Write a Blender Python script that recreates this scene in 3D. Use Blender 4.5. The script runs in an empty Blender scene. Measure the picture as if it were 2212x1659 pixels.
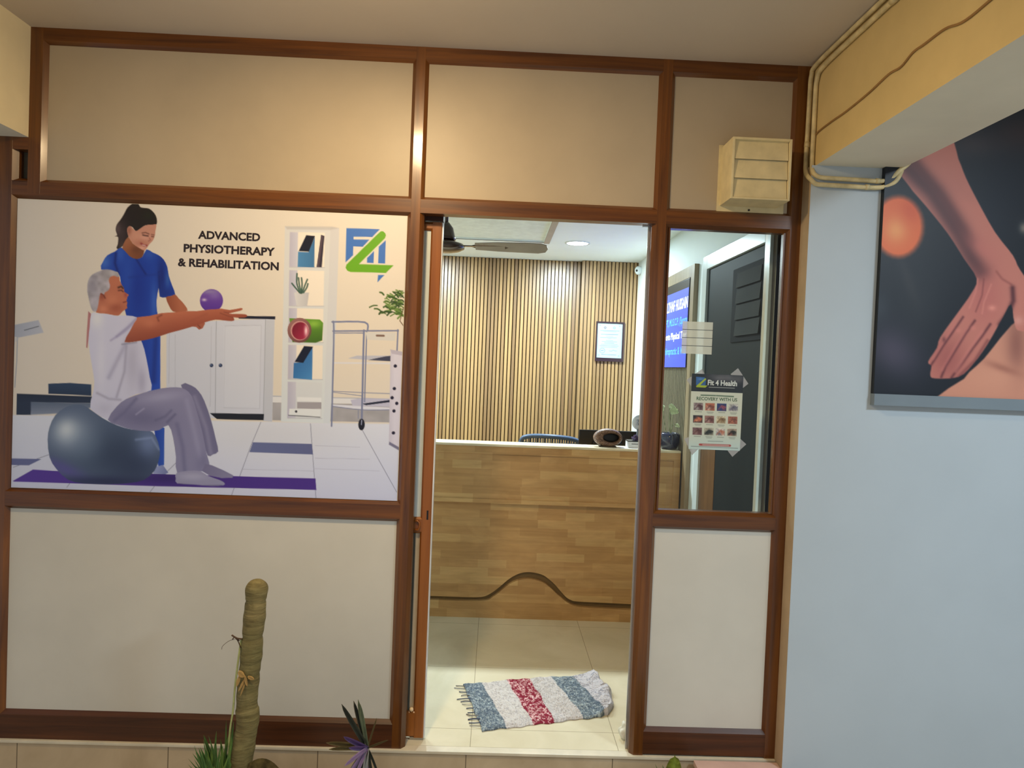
import bpy, bmesh, math, random
import numpy as np
from mathutils import Vector, Matrix
PI = math.pi
SC = bpy.context.scene
COL = SC.collection
rnd = random.Random(7)

# ------------------------------------------------------------------ camera, world, lights, exposure
cd = bpy.data.cameras.new('camera'); cam = bpy.data.objects.new('camera', cd); COL.objects.link(cam)
cd.sensor_fit = 'HORIZONTAL'; cd.sensor_width = 36.0; cd.lens = 1499.56 / 2212 * 36.0; cd.clip_start = 0.05
def _axes(yaw, pit, roll):
    cy, sy = math.cos(yaw), math.sin(yaw)
    f = np.array([sy, cy, 0.]); r = np.array([cy, -sy, 0.]); u = np.array([0, 0, 1.])
    cp, sp = math.cos(pit), math.sin(pit); f, u = f*cp + u*sp, u*cp - f*sp
    cr, sr = math.cos(roll), math.sin(roll); r, u = r*cr + u*sr, u*cr - r*sr
    return r, u, f
_r, _u, _f = _axes(0.024, -0.0238, 0.0399)
cam.matrix_world = Matrix(((_r[0], _u[0], -_f[0], 0), (_r[1], _u[1], -_f[1], -2.8), (_r[2], _u[2], -_f[2], 1.57), (0, 0, 0, 1)))
SC.camera = cam
SC.view_settings.view_transform = 'Standard'; SC.view_settings.look = 'None'
SC.view_settings.exposure = 0.0; SC.view_settings.gamma = 1.0; SC.view_settings.use_curve_mapping = False
w = bpy.data.worlds.new('dusk'); SC.world = w; w.use_nodes = True
w.node_tree.nodes['Background'].inputs[0].default_value = (0.90, 0.95, 1.0, 1)
w.node_tree.nodes['Background'].inputs[1].default_value = 0.45

def area_light(name, loc, power, color, size, rot=(0, 0, 0), shape='DISK', size_y=None, spread=PI):
    l = bpy.data.lights.new(name, 'AREA'); l.energy = power; l.color = color; l.shape = shape; l.size = size
    if size_y: l.size_y = size_y
    l.spread = spread
    o = bpy.data.objects.new(name, l); o.location = loc; o.rotation_euler = rot; COL.objects.link(o); return o
WARM = (1.0, 0.74, 0.42); COOL = (0.80, 0.94, 1.0)
area_light('porch_lamp_light', (-0.45, -1.0, 2.765), 25.0, WARM, 0.16)
pl0 = bpy.data.lights.new('porch_lamp_glow', 'POINT'); pl0.energy = 15.0; pl0.color = WARM; pl0.shadow_soft_size = 0.05
po = bpy.data.objects.new('porch_lamp_glow', pl0); po.location = (-0.45, -1.0, 2.70); COL.objects.link(po)
area_light('bay_lamp_light', (2.35, -2.0, 2.772), 56.0, (0.74, 0.89, 1.0), 0.5)
DOWN = [(0.573, 2.41), (-0.62, 2.41), (-1.75, 2.41)]
for i, (x, y) in enumerate(DOWN):
    area_light('downlight_light', (x, y, 2.508), 47.0, COOL, 0.14)

# ------------------------------------------------------------------ helpers
def s2l(c):
    return tuple((v/12.92 if v <= 0.04045 else ((v+0.055)/1.055)**2.4) for v in c)
def rgb(r, g, b):
    return s2l((r/255., g/255., b/255.)) + (1.0,)

def base_mat(name, rough=0.5, spec=0.5, coat=0.0, metal=0.0):
    m = bpy.data.materials.new(name); m.use_nodes = True
    b = m.node_tree.nodes['Principled BSDF']
    b.inputs['Roughness'].default_value = rough; b.inputs['Specular IOR Level'].default_value = spec
    b.inputs['Metallic'].default_value = metal
    if coat: b.inputs['Coat Weight'].default_value = coat; b.inputs['Coat Roughness'].default_value = 0.14
    return m, m.node_tree, b
def coords(nt, scale=(1, 1, 1), kind='Object'):
    tc = nt.nodes.new('ShaderNodeTexCoord'); mp = nt.nodes.new('ShaderNodeMapping')
    mp.inputs['Scale'].default_value = scale; nt.links.new(tc.outputs[kind], mp.inputs['Vector']); return mp.outputs['Vector']
def noise(nt, vec, scale=5, detail=3, rough=0.55, dist=0.0):
    n = nt.nodes.new('ShaderNodeTexNoise'); n.inputs['Scale'].default_value = scale; n.inputs['Detail'].default_value = detail
    n.inputs['Roughness'].default_value = rough; n.inputs['Distortion'].default_value = dist
    nt.links.new(vec, n.inputs['Vector']); return n.outputs['Fac']
def ramp(nt, fac, stops):
    r = nt.nodes.new('ShaderNodeValToRGB'); e = r.color_ramp.elements
    e[0].position, e[0].color = stops[0]; e[1].position, e[1].color = stops[-1]
    for p, c in stops[1:-1]:
        k = e.new(p); k.color = c
    nt.links.new(fac, r.inputs[0]); return r.outputs[0]
def mix(nt, fac, a, b, mode='MIX'):
    m = nt.nodes.new('ShaderNodeMix'); m.data_type = 'RGBA'; m.blend_type = mode
    for sock, v in ((m.inputs[0], fac), (m.inputs[6], a), (m.inputs[7], b)):
        if hasattr(v, 'is_linked') or isinstance(v, bpy.types.NodeSocket): nt.links.new(v, sock)
        else: sock.default_value = v
    return m.outputs[2]
def bump(nt, b, h, strength=0.1, dist=0.01):
    n = nt.nodes.new('ShaderNodeBump'); n.inputs['Strength'].default_value = strength; n.inputs['Distance'].default_value = dist
    nt.links.new(h, n.inputs['Height']); nt.links.new(n.outputs[0], b.inputs['Normal'])

def plain(name, c, rough=0.5, spec=0.5, var=0.06, nscale=8, bstr=0.0, bscale=60, coat=0.0, metal=0.0):
    m, nt, b = base_mat(name, rough, spec, coat, metal)
    v = coords(nt); f = noise(nt, v, nscale, 4)
    lo = tuple(max(0, x*(1-var*2)) for x in c[:3]) + (1,); hi = tuple(min(1, x*(1+var*2)) for x in c[:3]) + (1,)
    nt.links.new(ramp(nt, f, [(0.3, lo), (0.7, hi)]), b.inputs['Base Color'])
    if bstr: bump(nt, b, noise(nt, v, bscale, 3), bstr, 0.004)
    return m

def wood_mat(name, dark, light, axis, rough=0.35, spec=0.5, coat=0.0, freq=1.0, var=1.0):
    """grain runs along axis 0/1/2"""
    m, nt, b = base_mat(name, rough, spec, coat)
    s = [38*freq, 38*freq, 38*freq]; s[axis] = 1.6*freq
    v = coords(nt, tuple(s)); f = noise(nt, v, 1.0, 6, 0.6, 0.6)
    s2 = [5, 5, 5]; s2[axis] = 0.7; f2 = noise(nt, coords(nt, tuple(s2)), 1.0, 3)
    c = ramp(nt, f, [(0.28, dark), (0.72, light)])
    k = ramp(nt, f2, [(0.3, (0.72, 0.72, 0.72, 1)), (0.7, (1.12, 1.12, 1.12, 1))])
    nt.links.new(mix(nt, 1.0, c, k, 'MULTIPLY'), b.inputs['Base Color'])
    bump(nt, b, f, 0.06, 0.002)
    return m

def vcol_mat(name, rough=0.4, spec=0.5, emit=0.0, attr='Col', coat=0.0):
    m, nt, b = base_mat(name, rough, spec, coat)
    a = nt.nodes.new('ShaderNodeVertexColor'); a.layer_name = attr
    nt.links.new(a.outputs['Color'], b.inputs['Base Color'])
    if emit:
        nt.links.new(a.outputs['Color'], b.inputs['Emission Color']); b.inputs['Emission Strength'].default_value = emit
    return m
def emit_mat(name, c, strength):
    m, nt, b = base_mat(name, 0.5)
    b.inputs['Base Color'].default_value = c; b.inputs['Emission Color'].default_value = c; b.inputs['Emission Strength'].default_value = strength
    return m

def tagit(o, label=None, cat=None, group=None, kind=None):
    if label: o['label'] = label
    if cat: o['category'] = cat
    if group: o['group'] = group
    if kind: o['kind'] = kind
    return o
def thing(name, loc, label, cat, group=None, kind=None):
    o = bpy.data.objects.new(name, None); o.location = loc; o.empty_display_size = 0.05; COL.objects.link(o)
    return tagit(o, label, cat, group, kind)
def world_loc(o):
    v = Vector(o.location)
    while o.parent: o = o.parent; v += Vector(o.location)
    return v
def obj(name, bm, m, parent=None, label=None, smooth=False, loc=None, angle=None):
    """world-space bmesh -> one mesh object whose origin is loc (default: the parent's)"""
    pl = world_loc(parent) if parent else Vector((0, 0, 0))
    L = Vector(loc) if loc is not None else pl
    bmesh.ops.translate(bm, verts=bm.verts, vec=-L)
    me = bpy.data.meshes.new(name); bm.to_mesh(me); bm.free()
    for mm in (m if isinstance(m, (list, tuple)) else [m]): me.materials.append(mm)
    if smooth:
        me.polygons.foreach_set('use_smooth', [True]*len(me.polygons))
    o = bpy.data.objects.new(name, me); COL.objects.link(o); o.location = L - pl
    if parent: o.parent = parent
    if label: o['label'] = label
    return o
def box(bm, x0, x1, y0, y1, z0, z1, bev=0.0, mi=0):
    vs = [bm.verts.new((x, y, z)) for x in (x0, x1) for y in (y0, y1) for z in (z0, z1)]
    F = [(0, 1, 3, 2), (4, 6, 7, 5), (0, 4, 5, 1), (2, 3, 7, 6), (0, 2, 6, 4), (1, 5, 7, 3)]
    fs = [bm.faces.new([vs[i] for i in f]) for f in F]
    for f in fs: f.material_index = mi
    if bev:
        es = list({e for f in fs for e in f.edges})
        r = bmesh.ops.bevel(bm, geom=es, offset=bev, segments=2, affect='EDGES', profile=0.7)
        for f in r['faces']: f.material_index = mi
    return vs
def B(*a, **k):
    bm = bmesh.new(); box(bm, *a, **k); return bm
def prism(bm, pts, axis, a0, a1, mi=0):
    """polygon pts (2-D) extruded along axis from a0 to a1; the other two axes in order x,y,z"""
    o = [i for i in range(3) if i != axis]
    def P(p, a):
        v = [0, 0, 0]; v[axis] = a; v[o[0]] = p[0]; v[o[1]] = p[1]; return v
    A = [bm.verts.new(P(p, a0)) for p in pts]; Bv = [bm.verts.new(P(p, a1)) for p in pts]
    n = len(pts)
    fs = [bm.faces.new(A), bm.faces.new(list(reversed(Bv)))]
    for i in range(n): fs.append(bm.faces.new([A[i], Bv[i], Bv[(i+1) % n], A[(i+1) % n]]))
    for f in fs: f.material_index = mi
    bmesh.ops.recalc_face_normals(bm, faces=fs)
def tube(bm, pts, rad, seg=10, cap=True, mi=0):
    pts = [Vector(p) for p in pts]; n = len(pts)
    rad = rad if isinstance(rad, (list, tuple)) else [rad]*n
    rings = []; up = Vector((0.13, 0.21, 0.97)).normalized()
    for i in range(n):
        t = (pts[min(i+1, n-1)] - pts[max(i-1, 0)]).normalized()
        if i == 0: a = t.cross(up); a = a if a.length > 1e-3 else t.cross(Vector((1, 0, 0)))
        else: a = a - t*a.dot(t)
        a.normalize(); b2 = t.cross(a)
        rings.append([bm.verts.new(pts[i] + (a*math.cos(2*PI*k/seg) + b2*math.sin(2*PI*k/seg))*rad[i]) for k in range(seg)])
    fs = []
    for i in range(n-1):
        for k in range(seg):
            fs.append(bm.faces.new([rings[i][k], rings[i][(k+1) % seg], rings[i+1][(k+1) % seg], rings[i+1][k]]))
    if cap: fs.append(bm.faces.new(list(reversed(rings[0])))); fs.append(bm.faces.new(rings[-1]))
    for f in fs: f.material_index = mi; f.smooth = True
def lathe(bm, prof, c, seg=32, mi=0):
    """prof: list of (r, z) world z, around (cx, cy)"""
    rings = []
    for r, z in prof:
        rings.append([bm.verts.new((c[0] + r*math.cos(2*PI*k/seg), c[1] + r*math.sin(2*PI*k/seg), z)) for k in range(seg)] if r > 1e-6 else [bm.verts.new((c[0], c[1], z))])
    for i in range(len(rings)-1):
        a, b2 = rings[i], rings[i+1]
        for k in range(seg):
            k2 = (k+1) % seg
            if len(a) == 1 and len(b2) == 1: continue
            if len(a) == 1: f = bm.faces.new([a[0], b2[k2], b2[k]])
            elif len(b2) == 1: f = bm.faces.new([a[k], a[k2], b2[0]])
            else: f = bm.faces.new([a[k], a[k2], b2[k2], b2[k]])
            f.material_index = mi; f.smooth = True
    bmesh.ops.recalc_face_normals(bm, faces=bm.faces)
def smooth_path(pts, n=8, closed=False):
    P = [np.array(p, float) for p in pts]; out = []; N = len(P)
    for i in range(N if closed else N-1):
        if closed: a, b2, c, d = P[(i-1) % N], P[i], P[(i+1) % N], P[(i+2) % N]
        else: a, b2, c, d = P[max(i-1, 0)], P[i], P[i+1], P[min(i+2, N-1)]
        for k in range(n):
            t = k/n
            out.append(0.5*((2*b2) + (-a+c)*t + (2*a-5*b2+4*c-d)*t*t + (-a+3*b2-3*c+d)*t**3))
    if not closed: out.append(P[-1])
    return out
def text_bm(lines, to_world, bold=0.0):
    """lines: (string, x_centre, y_base, width or None, cap height, mi); glyphs laid flat, to_world maps (x, y) -> world"""
    bm = bmesh.new()
    for s, xc, yb, wd, h, mi in lines:
        cu = bpy.data.curves.new('glyphs', 'FONT'); cu.body = s; cu.align_x = 'CENTER'; cu.resolution_u = 3; cu.offset = bold
        to = bpy.data.objects.new('glyphs', cu); COL.objects.link(to)
        bpy.context.view_layer.update()
        me = bpy.data.meshes.new_from_object(to.evaluated_get(bpy.context.evaluated_depsgraph_get()))
        xs = [v.co.x for v in me.vertices]
        cw = max(xs) - min(xs); cx = (max(xs) + min(xs))/2
        sy = h / 0.70; sx = (wd/cw) if wd else sy
        idx = [bm.verts.new(to_world(xc + (v.co.x-cx)*sx, yb + v.co.y*sy)) for v in me.vertices]
        for p in me.polygons:
            try: f = bm.faces.new([idx[i] for i in p.vertices]); f.material_index = mi
            except ValueError: pass
        bpy.data.objects.remove(to); bpy.data.curves.remove(cu); bpy.data.meshes.remove(me)
    return bm

# ------------------------------------------------------------------ a small painter for printed pictures (vertex colours on a flat sheet)
def homog(src, dst):
    A = []; b = []
    for (x, y), (u, v) in zip(src, dst):
        A.append([x, y, 1, 0, 0, 0, -u*x, -u*y]); b.append(u)
        A.append([0, 0, 0, x, y, 1, -v*x, -v*y]); b.append(v)
    h = np.linalg.solve(np.array(A, float), np.array(b, float)); return np.append(h, 1).reshape(3, 3)
class Print:
    gain = (1.0, 1.0, 1.0)
    """quad: the four corners TL,TR,BR,BL in the picture's own drawing coordinates"""
    def __init__(s, quad, w, h, base, asp):
        s.w, s.h = w, h
        s.H = homog(quad, [(0, 0), (asp, 0), (asp, 1), (0, 1)]); s.asp = asp
        s.px = asp/(w-1)
        X, Y = np.meshgrid(np.linspace(0, asp, w), np.linspace(0, 1, h)); s.X, s.Y = X, Y
        Hi = np.linalg.inv(s.H); q = Hi @ np.stack([X.ravel(), Y.ravel(), np.ones(X.size)])
        s.U = (q[0]/q[2]).reshape(X.shape); s.V = (q[1]/q[2]).reshape(X.shape)
        s.im = np.empty((h, w, 3)); s.im[:] = np.array(base)/255.
        # drawing-unit length per sheet unit
        s.scale = 1.0/abs(quad[2][1]-quad[1][1])
        s.rs = np.random.RandomState(3)
    def T(s, pts):
        p = np.array(pts, float); q = s.H @ np.stack([p[:, 0], p[:, 1], np.ones(len(p))]); return np.stack([q[0]/q[2], q[1]/q[2]], 1)
    def _win(s, p, pad):
        x0, y0 = p.min(0)-pad; x1, y1 = p.max(0)+pad
        i0 = max(0, int(x0/s.px)); i1 = min(s.w, int(x1/s.px)+2); py = 1.0/(s.h-1)
        j0 = max(0, int(y0/py)); j1 = min(s.h, int(y1/py)+2)
        return slice(j0, j1), slice(i0, i1)
    @staticmethod
    def _segd(X, Y, p, closed):
        d = np.full(X.shape, 1e9); n = len(p)
        for i in range(n if closed else n-1):
            a = p[i]; b = p[(i+1) % n]; e = b-a; L = e@e + 1e-18
            t = np.clip(((X-a[0])*e[0] + (Y-a[1])*e[1])/L, 0, 1)
            d = np.minimum(d, (X-a[0]-t*e[0])**2 + (Y-a[1]-t*e[1])**2)
        return np.sqrt(d)
    def _apply(s, win, al, col, shade):
        sub = s.im[win]; c = np.empty(sub.shape); c[:] = np.array(col)/255.
        if shade:
            for sh in shade:
                if sh[0] == 'g':      # gradient ('g',(x,y),(x,y),colour,alpha)
                    _, a, b, cc, am = sh; a = np.array(a, float); b = np.array(b, float); e = b-a
                    t = np.clip(((s.U[win]-a[0])*e[0] + (s.V[win]-a[1])*e[1])/(e@e), 0, 1)*am
                elif sh[0] == 'n':    # noise ('n', amount, cell)
                    _, am, cell = sh; g = s.rs.rand(int(c.shape[0]/cell)+3, int(c.shape[1]/cell)+3)
                    jj = np.arange(c.shape[0])/cell; ii = np.arange(c.shape[1])/cell
                    j = jj.astype(int); i = ii.astype(int); fj = (jj-j)[:, None]; fi = (ii-i)[None]
                    v = g[j][:, i]*(1-fj)*(1-fi) + g[j+1][:, i]*fj*(1-fi) + g[j][:, i+1]*(1-fj)*fi + g[j+1][:, i+1]*fj*fi
                    c = np.clip(c*(1+(v-0.5)[..., None]*2*am), 0, 1); continue
                elif sh[0] == 'l':    # soft line ('l', pts, width, colour, alpha)
                    _, pts, wd, cc, am = sh
                    p = s.T(pts); d = s._segd(s.X[win], s.Y[win], p, False)/s.scale
                    t = np.exp(-(d/wd)**2)*am
                else:                 # blob (cx,cy,rx,ry,colour,alpha[,deg])
                    cx, cy, rx, ry, cc, am = sh[:6]; an = math.radians(sh[6]) if len(sh) > 6 else 0
                    dx = s.U[win]-cx; dy = s.V[win]-cy
                    t = np.exp(-((dx*math.cos(an)+dy*math.sin(an))/rx)**2 - ((-dx*math.sin(an)+dy*math.cos(an))/ry)**2)*am
                c = c*(1-t[..., None]) + (np.array(cc)/255.)*t[..., None]
        s.im[win] = sub*(1-al[..., None]) + c*al[..., None]
    def poly(s, pts, col, shade=None, feather=1.2, smooth=0, alpha=1.0):
        if smooth: pts = smooth_path(pts, smooth, True)
        p = s.T(pts); fw = feather*s.scale; win = s._win(p, fw)
        X, Y = s.X[win], s.Y[win]
        if X.size == 0: return
        ins = np.zeros(X.shape, bool); n = len(p)
        for i in range(n):
            (x0, y0), (x1, y1) = p[i], p[(i+1) % n]
            if y0 == y1: continue
            c = ((Y >= y0) != (Y >= y1)) & (X < (x1-x0)*(Y-y0)/(y1-y0) + x0); ins ^= c
        d = s._segd(X, Y, p, True); sd = np.where(ins, d, -d)
        al = np.clip(0.5 + sd/max(fw, 1e-9), 0, 1)*alpha
        s._apply(win, al, col, shade)
    def line(s, pts, wd, col, alpha=1.0, smooth=0, feather=1.2):
        if smooth: pts = smooth_path(pts, smooth)
        p = s.T(pts); fw = feather*s.scale; hw = wd*s.scale/2; win = s._win(p, hw+fw); X, Y = s.X[win], s.Y[win]
        if X.size == 0: return
        d = s._segd(X, Y, p, False); al = np.clip((hw-d)/fw+0.5, 0, 1)*alpha
        s._apply(win, al, col, None)
    def oval(s, cx, cy, rx, ry, col, shade=None, feather=1.2, deg=0, alpha=1.0):
        a = math.radians(deg)
        s.poly([(cx + rx*math.cos(t)*math.cos(a) - ry*math.sin(t)*math.sin(a), cy + rx*math.cos(t)*math.sin(a) + ry*math.sin(t)*math.cos(a)) for t in np.linspace(0, 2*PI, 28, endpoint=False)], col, shade, feather, 0, alpha)
    def sheet(s, name, to_world, m, parent, back=0.0, loc=None):
        """to_world(u 0..1, v 0..1 down, depth) -> xyz; a sheet with thickness"""
        N = s.w*s.h; u = (s.X/s.asp).ravel(); v = s.Y.ravel()
        P = np.array(to_world(u, v)).T.astype(float)
        pl = np.array(world_loc(parent)) if parent else np.zeros(3); P -= pl
        me = bpy.data.meshes.new(name)
        i = np.arange(s.w-1)[None]; j = np.arange(s.h-1)[:, None]; a = (j*s.w+i).ravel()
        q = np.stack([a, a+s.w, a+s.w+1, a+1], 1).astype(np.int32)
        me.vertices.add(N); me.vertices.foreach_set('co', P.ravel())
        me.loops.add(q.size); me.loops.foreach_set('vertex_index', q.ravel())
        me.polygons.add(len(q)); me.polygons.foreach_set('loop_start', np.arange(0, q.size, 4, dtype=np.int32))
        me.update(calc_edges=True)
        c = np.clip(s.im*np.array(s.gain), 0, 1).reshape(-1, 3); lin = np.where(c <= 0.04045, c/12.92, ((c+0.055)/1.055)**2.4)
        at = me.color_attributes.new('Col', 'FLOAT_COLOR', 'POINT')
        at.data.foreach_set('color', np.concatenate([lin, np.ones((N, 1))], 1).astype(np.float32).ravel())
        me.materials.append(m); me.validate()
        o = bpy.data.objects.new(name, me); COL.objects.link(o)
        if parent: o.parent = parent
        return o
# ------------------------------------------------------------------ materials of the place
M = {}
M['frame_v'] = wood_mat('varnished_teak_upright', rgb(74, 37, 9), rgb(126, 74, 18), 2, 0.36, 0.45, 0.42)
M['frame_h'] = wood_mat('varnished_teak_rail', rgb(70, 34, 8), rgb(120, 69, 16), 0, 0.36, 0.45, 0.35)
M['frame_base'] = wood_mat('worn_teak_skirting', rgb(58, 30, 12), rgb(98, 54, 25), 0, 0.42, 0.4, 0.1)
M['leaf_wood'] = wood_mat('orange_varnished_teak', rgb(132, 72, 16), rgb(164, 96, 28), 2, 0.33, 0.5, 0.3, 0.7)
M['dark_wood'] = wood_mat('dark_brown_wood', rgb(38, 18, 8), rgb(62, 32, 14), 0, 0.5, 0.3)
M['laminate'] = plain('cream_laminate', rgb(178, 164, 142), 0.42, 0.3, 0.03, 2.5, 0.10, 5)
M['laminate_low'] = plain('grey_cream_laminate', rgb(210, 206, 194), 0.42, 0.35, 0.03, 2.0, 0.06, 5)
M['leaf_panel'] = plain('pale_grey_laminate', rgb(205, 214, 212), 0.4, 0.4, 0.03, 6)
M['ceiling'] = plain('warm_white_ceiling_paint', rgb(206, 193, 175), 0.85, 0.2, 0.02, 1.5, 0.06, 90)
M['beam'] = plain('cream_beam_paint', rgb(216, 190, 132), 0.7, 0.25, 0.05, 2.5, 0.12, 45)
M['beam_soffit'] = plain('beam_soffit_bounce_tint', rgb(226, 220, 200), 0.75, 0.25, 0.03, 2.5, 0.10, 60)  # neutral paler tone puts bounced light into the beam undersides
M['wall_grey'] = plain('blue_grey_wall_paint', rgb(184, 194, 200), 0.7, 0.3, 0.025, 1.2, 0.15, 12)
M['wall_edge'] = plain('tan_wall_edge', rgb(180, 158, 128), 0.7, 0.25, 0.05, 5)
M['white_wall'] = plain('white_wall_paint', rgb(222, 232, 232), 0.6, 0.3, 0.01, 2)
M['in_ceiling'] = plain('white_gypsum_ceiling', rgb(230, 240, 240), 0.65, 0.3, 0.01, 3)
M['in_tile'] = plain('textured_ceiling_panel', rgb(216, 226, 220), 0.6, 0.3, 0.04, 18, 0.35, 60)
M['trim_grey'] = plain('grey_beige_trim', rgb(168, 160, 148), 0.5, 0.3, 0.03, 6)
M['white_gloss'] = plain('white_gloss_paint', rgb(214, 226, 228), 0.25, 0.5, 0.01, 3)
M['tan_wood'] = wood_mat('tan_wood', rgb(150, 118, 80), rgb(186, 154, 112), 2, 0.4, 0.4)
M['black'] = plain('black_plastic', rgb(12, 13, 16), 0.35, 0.5, 0.05)
M['steel'] = plain('brushed_steel', rgb(170, 168, 165), 0.3, 0.5, 0.05, 20, metal=0.9)
M['glass'] = None
def glass_mat():
    m = bpy.data.materials.new('window_glass'); m.use_nodes = True; nt = m.node_tree; nt.nodes.clear()
    out = nt.nodes.new('ShaderNodeOutputMaterial'); tr = nt.nodes.new('ShaderNodeBsdfTransparent'); gl = nt.nodes.new('ShaderNodeBsdfGlossy')
    tr.inputs[0].default_value = (0.88, 0.91, 0.90, 1); gl.inputs['Roughness'].default_value = 0.02
    fr = nt.nodes.new('ShaderNodeFresnel'); fr.inputs[0].default_value = 1.45; mx = nt.nodes.new('ShaderNodeMixShader')
    ge = nt.nodes.new('ShaderNodeNewGeometry'); iv = nt.nodes.new('ShaderNodeMath'); iv.operation = 'MULTIPLY_ADD'; iv.inputs[1].default_value = -1; iv.inputs[2].default_value = 1
    nt.links.new(ge.outputs['Backfacing'], iv.inputs[0]); mu = nt.nodes.new('ShaderNodeMath'); mu.operation = 'MULTIPLY'; nt.links.new(iv.outputs[0], mu.inputs[0]); nt.links.new(fr.outputs[0], mu.inputs[1])
    nt.links.new(mu.outputs[0], mx.inputs[0]); nt.links.new(tr.outputs[0], mx.inputs[1]); nt.links.new(gl.outputs[0], mx.inputs[2]); nt.links.new(mx.outputs[0], out.inputs[0])
    return m
M['glass'] = glass_mat()
def film_mat(name, c, a, rough=0.4):
    m, nt, b = base_mat(name, rough); b.inputs['Base Color'].default_value = c; b.inputs['Alpha'].default_value = a; return m

# tiles
def tile_mat(name, c1, c2, sx, sy, ox, oy, mortar, rough, axes='xy', joint=(0.3, 0.27, 0.2, 1), spec=0.5, msize=0.004):
    m, nt, b = base_mat(name, rough, spec)
    tc = nt.nodes.new('ShaderNodeTexCoord'); v = tc.outputs['Object']
    sp = nt.nodes.new('ShaderNodeSeparateXYZ'); nt.links.new(v, sp.inputs[0])
    cb = nt.nodes.new('ShaderNodeCombineXYZ')
    for k, (a, o, s) in enumerate(((axes[0], ox, sx), (axes[1], oy, sy))):
        ad = nt.nodes.new('ShaderNodeMath'); ad.operation = 'SUBTRACT'; ad.inputs[1].default_value = o
        nt.links.new(sp.outputs['xyz'.index(a)], ad.inputs[0])
        nt.links.new(ad.outputs[0], cb.inputs[k])
    br = nt.nodes.new('ShaderNodeTexBrick'); br.offset = 0; br.inputs['Scale'].default_value = 1
    br.inputs['Brick Width'].default_value = sx; br.inputs['Row Height'].default_value = sy; br.inputs['Mortar Size'].default_value = msize
    br.inputs['Mortar Smooth'].default_value = 0.3
    nt.links.new(cb.outputs[0], br.inputs['Vector'])
    n = noise(nt, coords(nt, (1, 1, 1)), 3.0, 5, 0.6, 0.8)
    c = ramp(nt, n, [(0.25, c1), (0.75, c2)])
    nt.links.new(mix(nt, br.outputs['Fac'], c, joint), b.inputs['Base Color'])
    return m
M['floor_tile'] = tile_mat('cream_vitrified_tile', rgb(208, 198, 168), rgb(226, 217, 190), 0.615, 0.615, -0.045, 0.17, 0.002, 0.22, msize=0.0015, joint=rgb(150, 140, 115))
M['riser_tile'] = tile_mat('beige_marble_cladding', rgb(172, 150, 118), rgb(210, 190, 158), 0.6, 0.6, -0.66, -0.58, 0.002, 0.35, axes='xz', msize=0.002, joint=rgb(100, 84, 64))
M['ground_tile'] = tile_mat('grey_outdoor_tile', rgb(176, 168, 154), rgb(200, 192, 178), 0.4, 0.4, 0, 0, 0.003, 0.5)

def st(name, bm, m, label, cat, parent=None, smooth=False):
    o = obj(name, bm, m, parent, smooth=smooth)
    if not parent: tagit(o, label, cat, kind='structure')
    return o
# ------------------------------------------------------------------ outside: ceiling, beams, grey wall, ground, step
H = 2.83
st('ceiling', B(-3.2, 4.2, -4.2, 0.06, H, H+0.12), M['ceiling'], 'dim warm-white porch ceiling above the wooden shopfront', 'ceiling')
bm = bmesh.new(); box(bm, 1.228, 1.563, -4.2, 0.04, 2.413, H)
bm.normal_update()
for f in bm.faces:
    if f.normal.z < -0.5: f.material_index = 1
o = st('trim_1', bm, [M['beam'], M['beam_soffit']], 'cream concrete beam with underside tinted for bounced light running out from the pillar', 'beam')
bm = bmesh.new(); box(bm, -2.6, -1.875, -4.2, 0.04, 2.400, H)
bm.normal_update()
for f in bm.faces:
    if f.normal.z < -0.5: f.material_index = 1
st('trim_2', bm, [plain('pale_cream_beam_paint', rgb(242, 228, 190), 0.7, 0.25, 0.05, 2.5, 0.12, 45), M['beam_soffit']], 'cream concrete beam at the left edge above the small glazed slot', 'beam')
bm = bmesh.new(); box(bm, 1.211, 4.2, -0.075, 0.2, -0.3, 2.413)
bm.normal_update()
for f in bm.faces:
    if f.normal.x < -0.5: f.material_index = 1
st('wall_right', bm, [M['wall_grey'], M['wall_edge']], 'blue-grey painted wall and pillar right of the wooden shopfront', 'wall')
st('wall_right_upper', B(1.563, 4.2, -0.075, 0.2, 2.413, H), M['wall_grey'], 'blue-grey wall above the massage picture, right of the beam', 'wall')
st('ground', B(-3.2, 4.2, -4.2, 0.0, -0.36, -0.3), M['ground_tile'], 'grey tiled ground in front of the raised step', 'ground')
bm = bmesh.new(); box(bm, -3.2, 1.211, -0.006, 0.02, -0.3, -0.012)
st('wall_step', bm, M['riser_tile'], 'beige marble-clad riser of the step below the shopfront', 'step')
st('trim_3', B(-3.2, 1.211, -0.012, 0.03, -0.012, 0.0, bev=0.003), plain('cream_nosing', rgb(214, 204, 180), 0.35), 'thin cream stone edge along the top of the step', 'step edge')
# ------------------------------------------------------------------ inside shell
XR, YB, ZC, XL = 1.2, 3.3, 2.52, -2.6
st('floor', B(XL-0.1, XR+0.1, 0.03, YB+0.1, -0.06, 0.0), M['floor_tile'], 'glossy cream tiled floor inside the doorway', 'floor')
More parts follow.
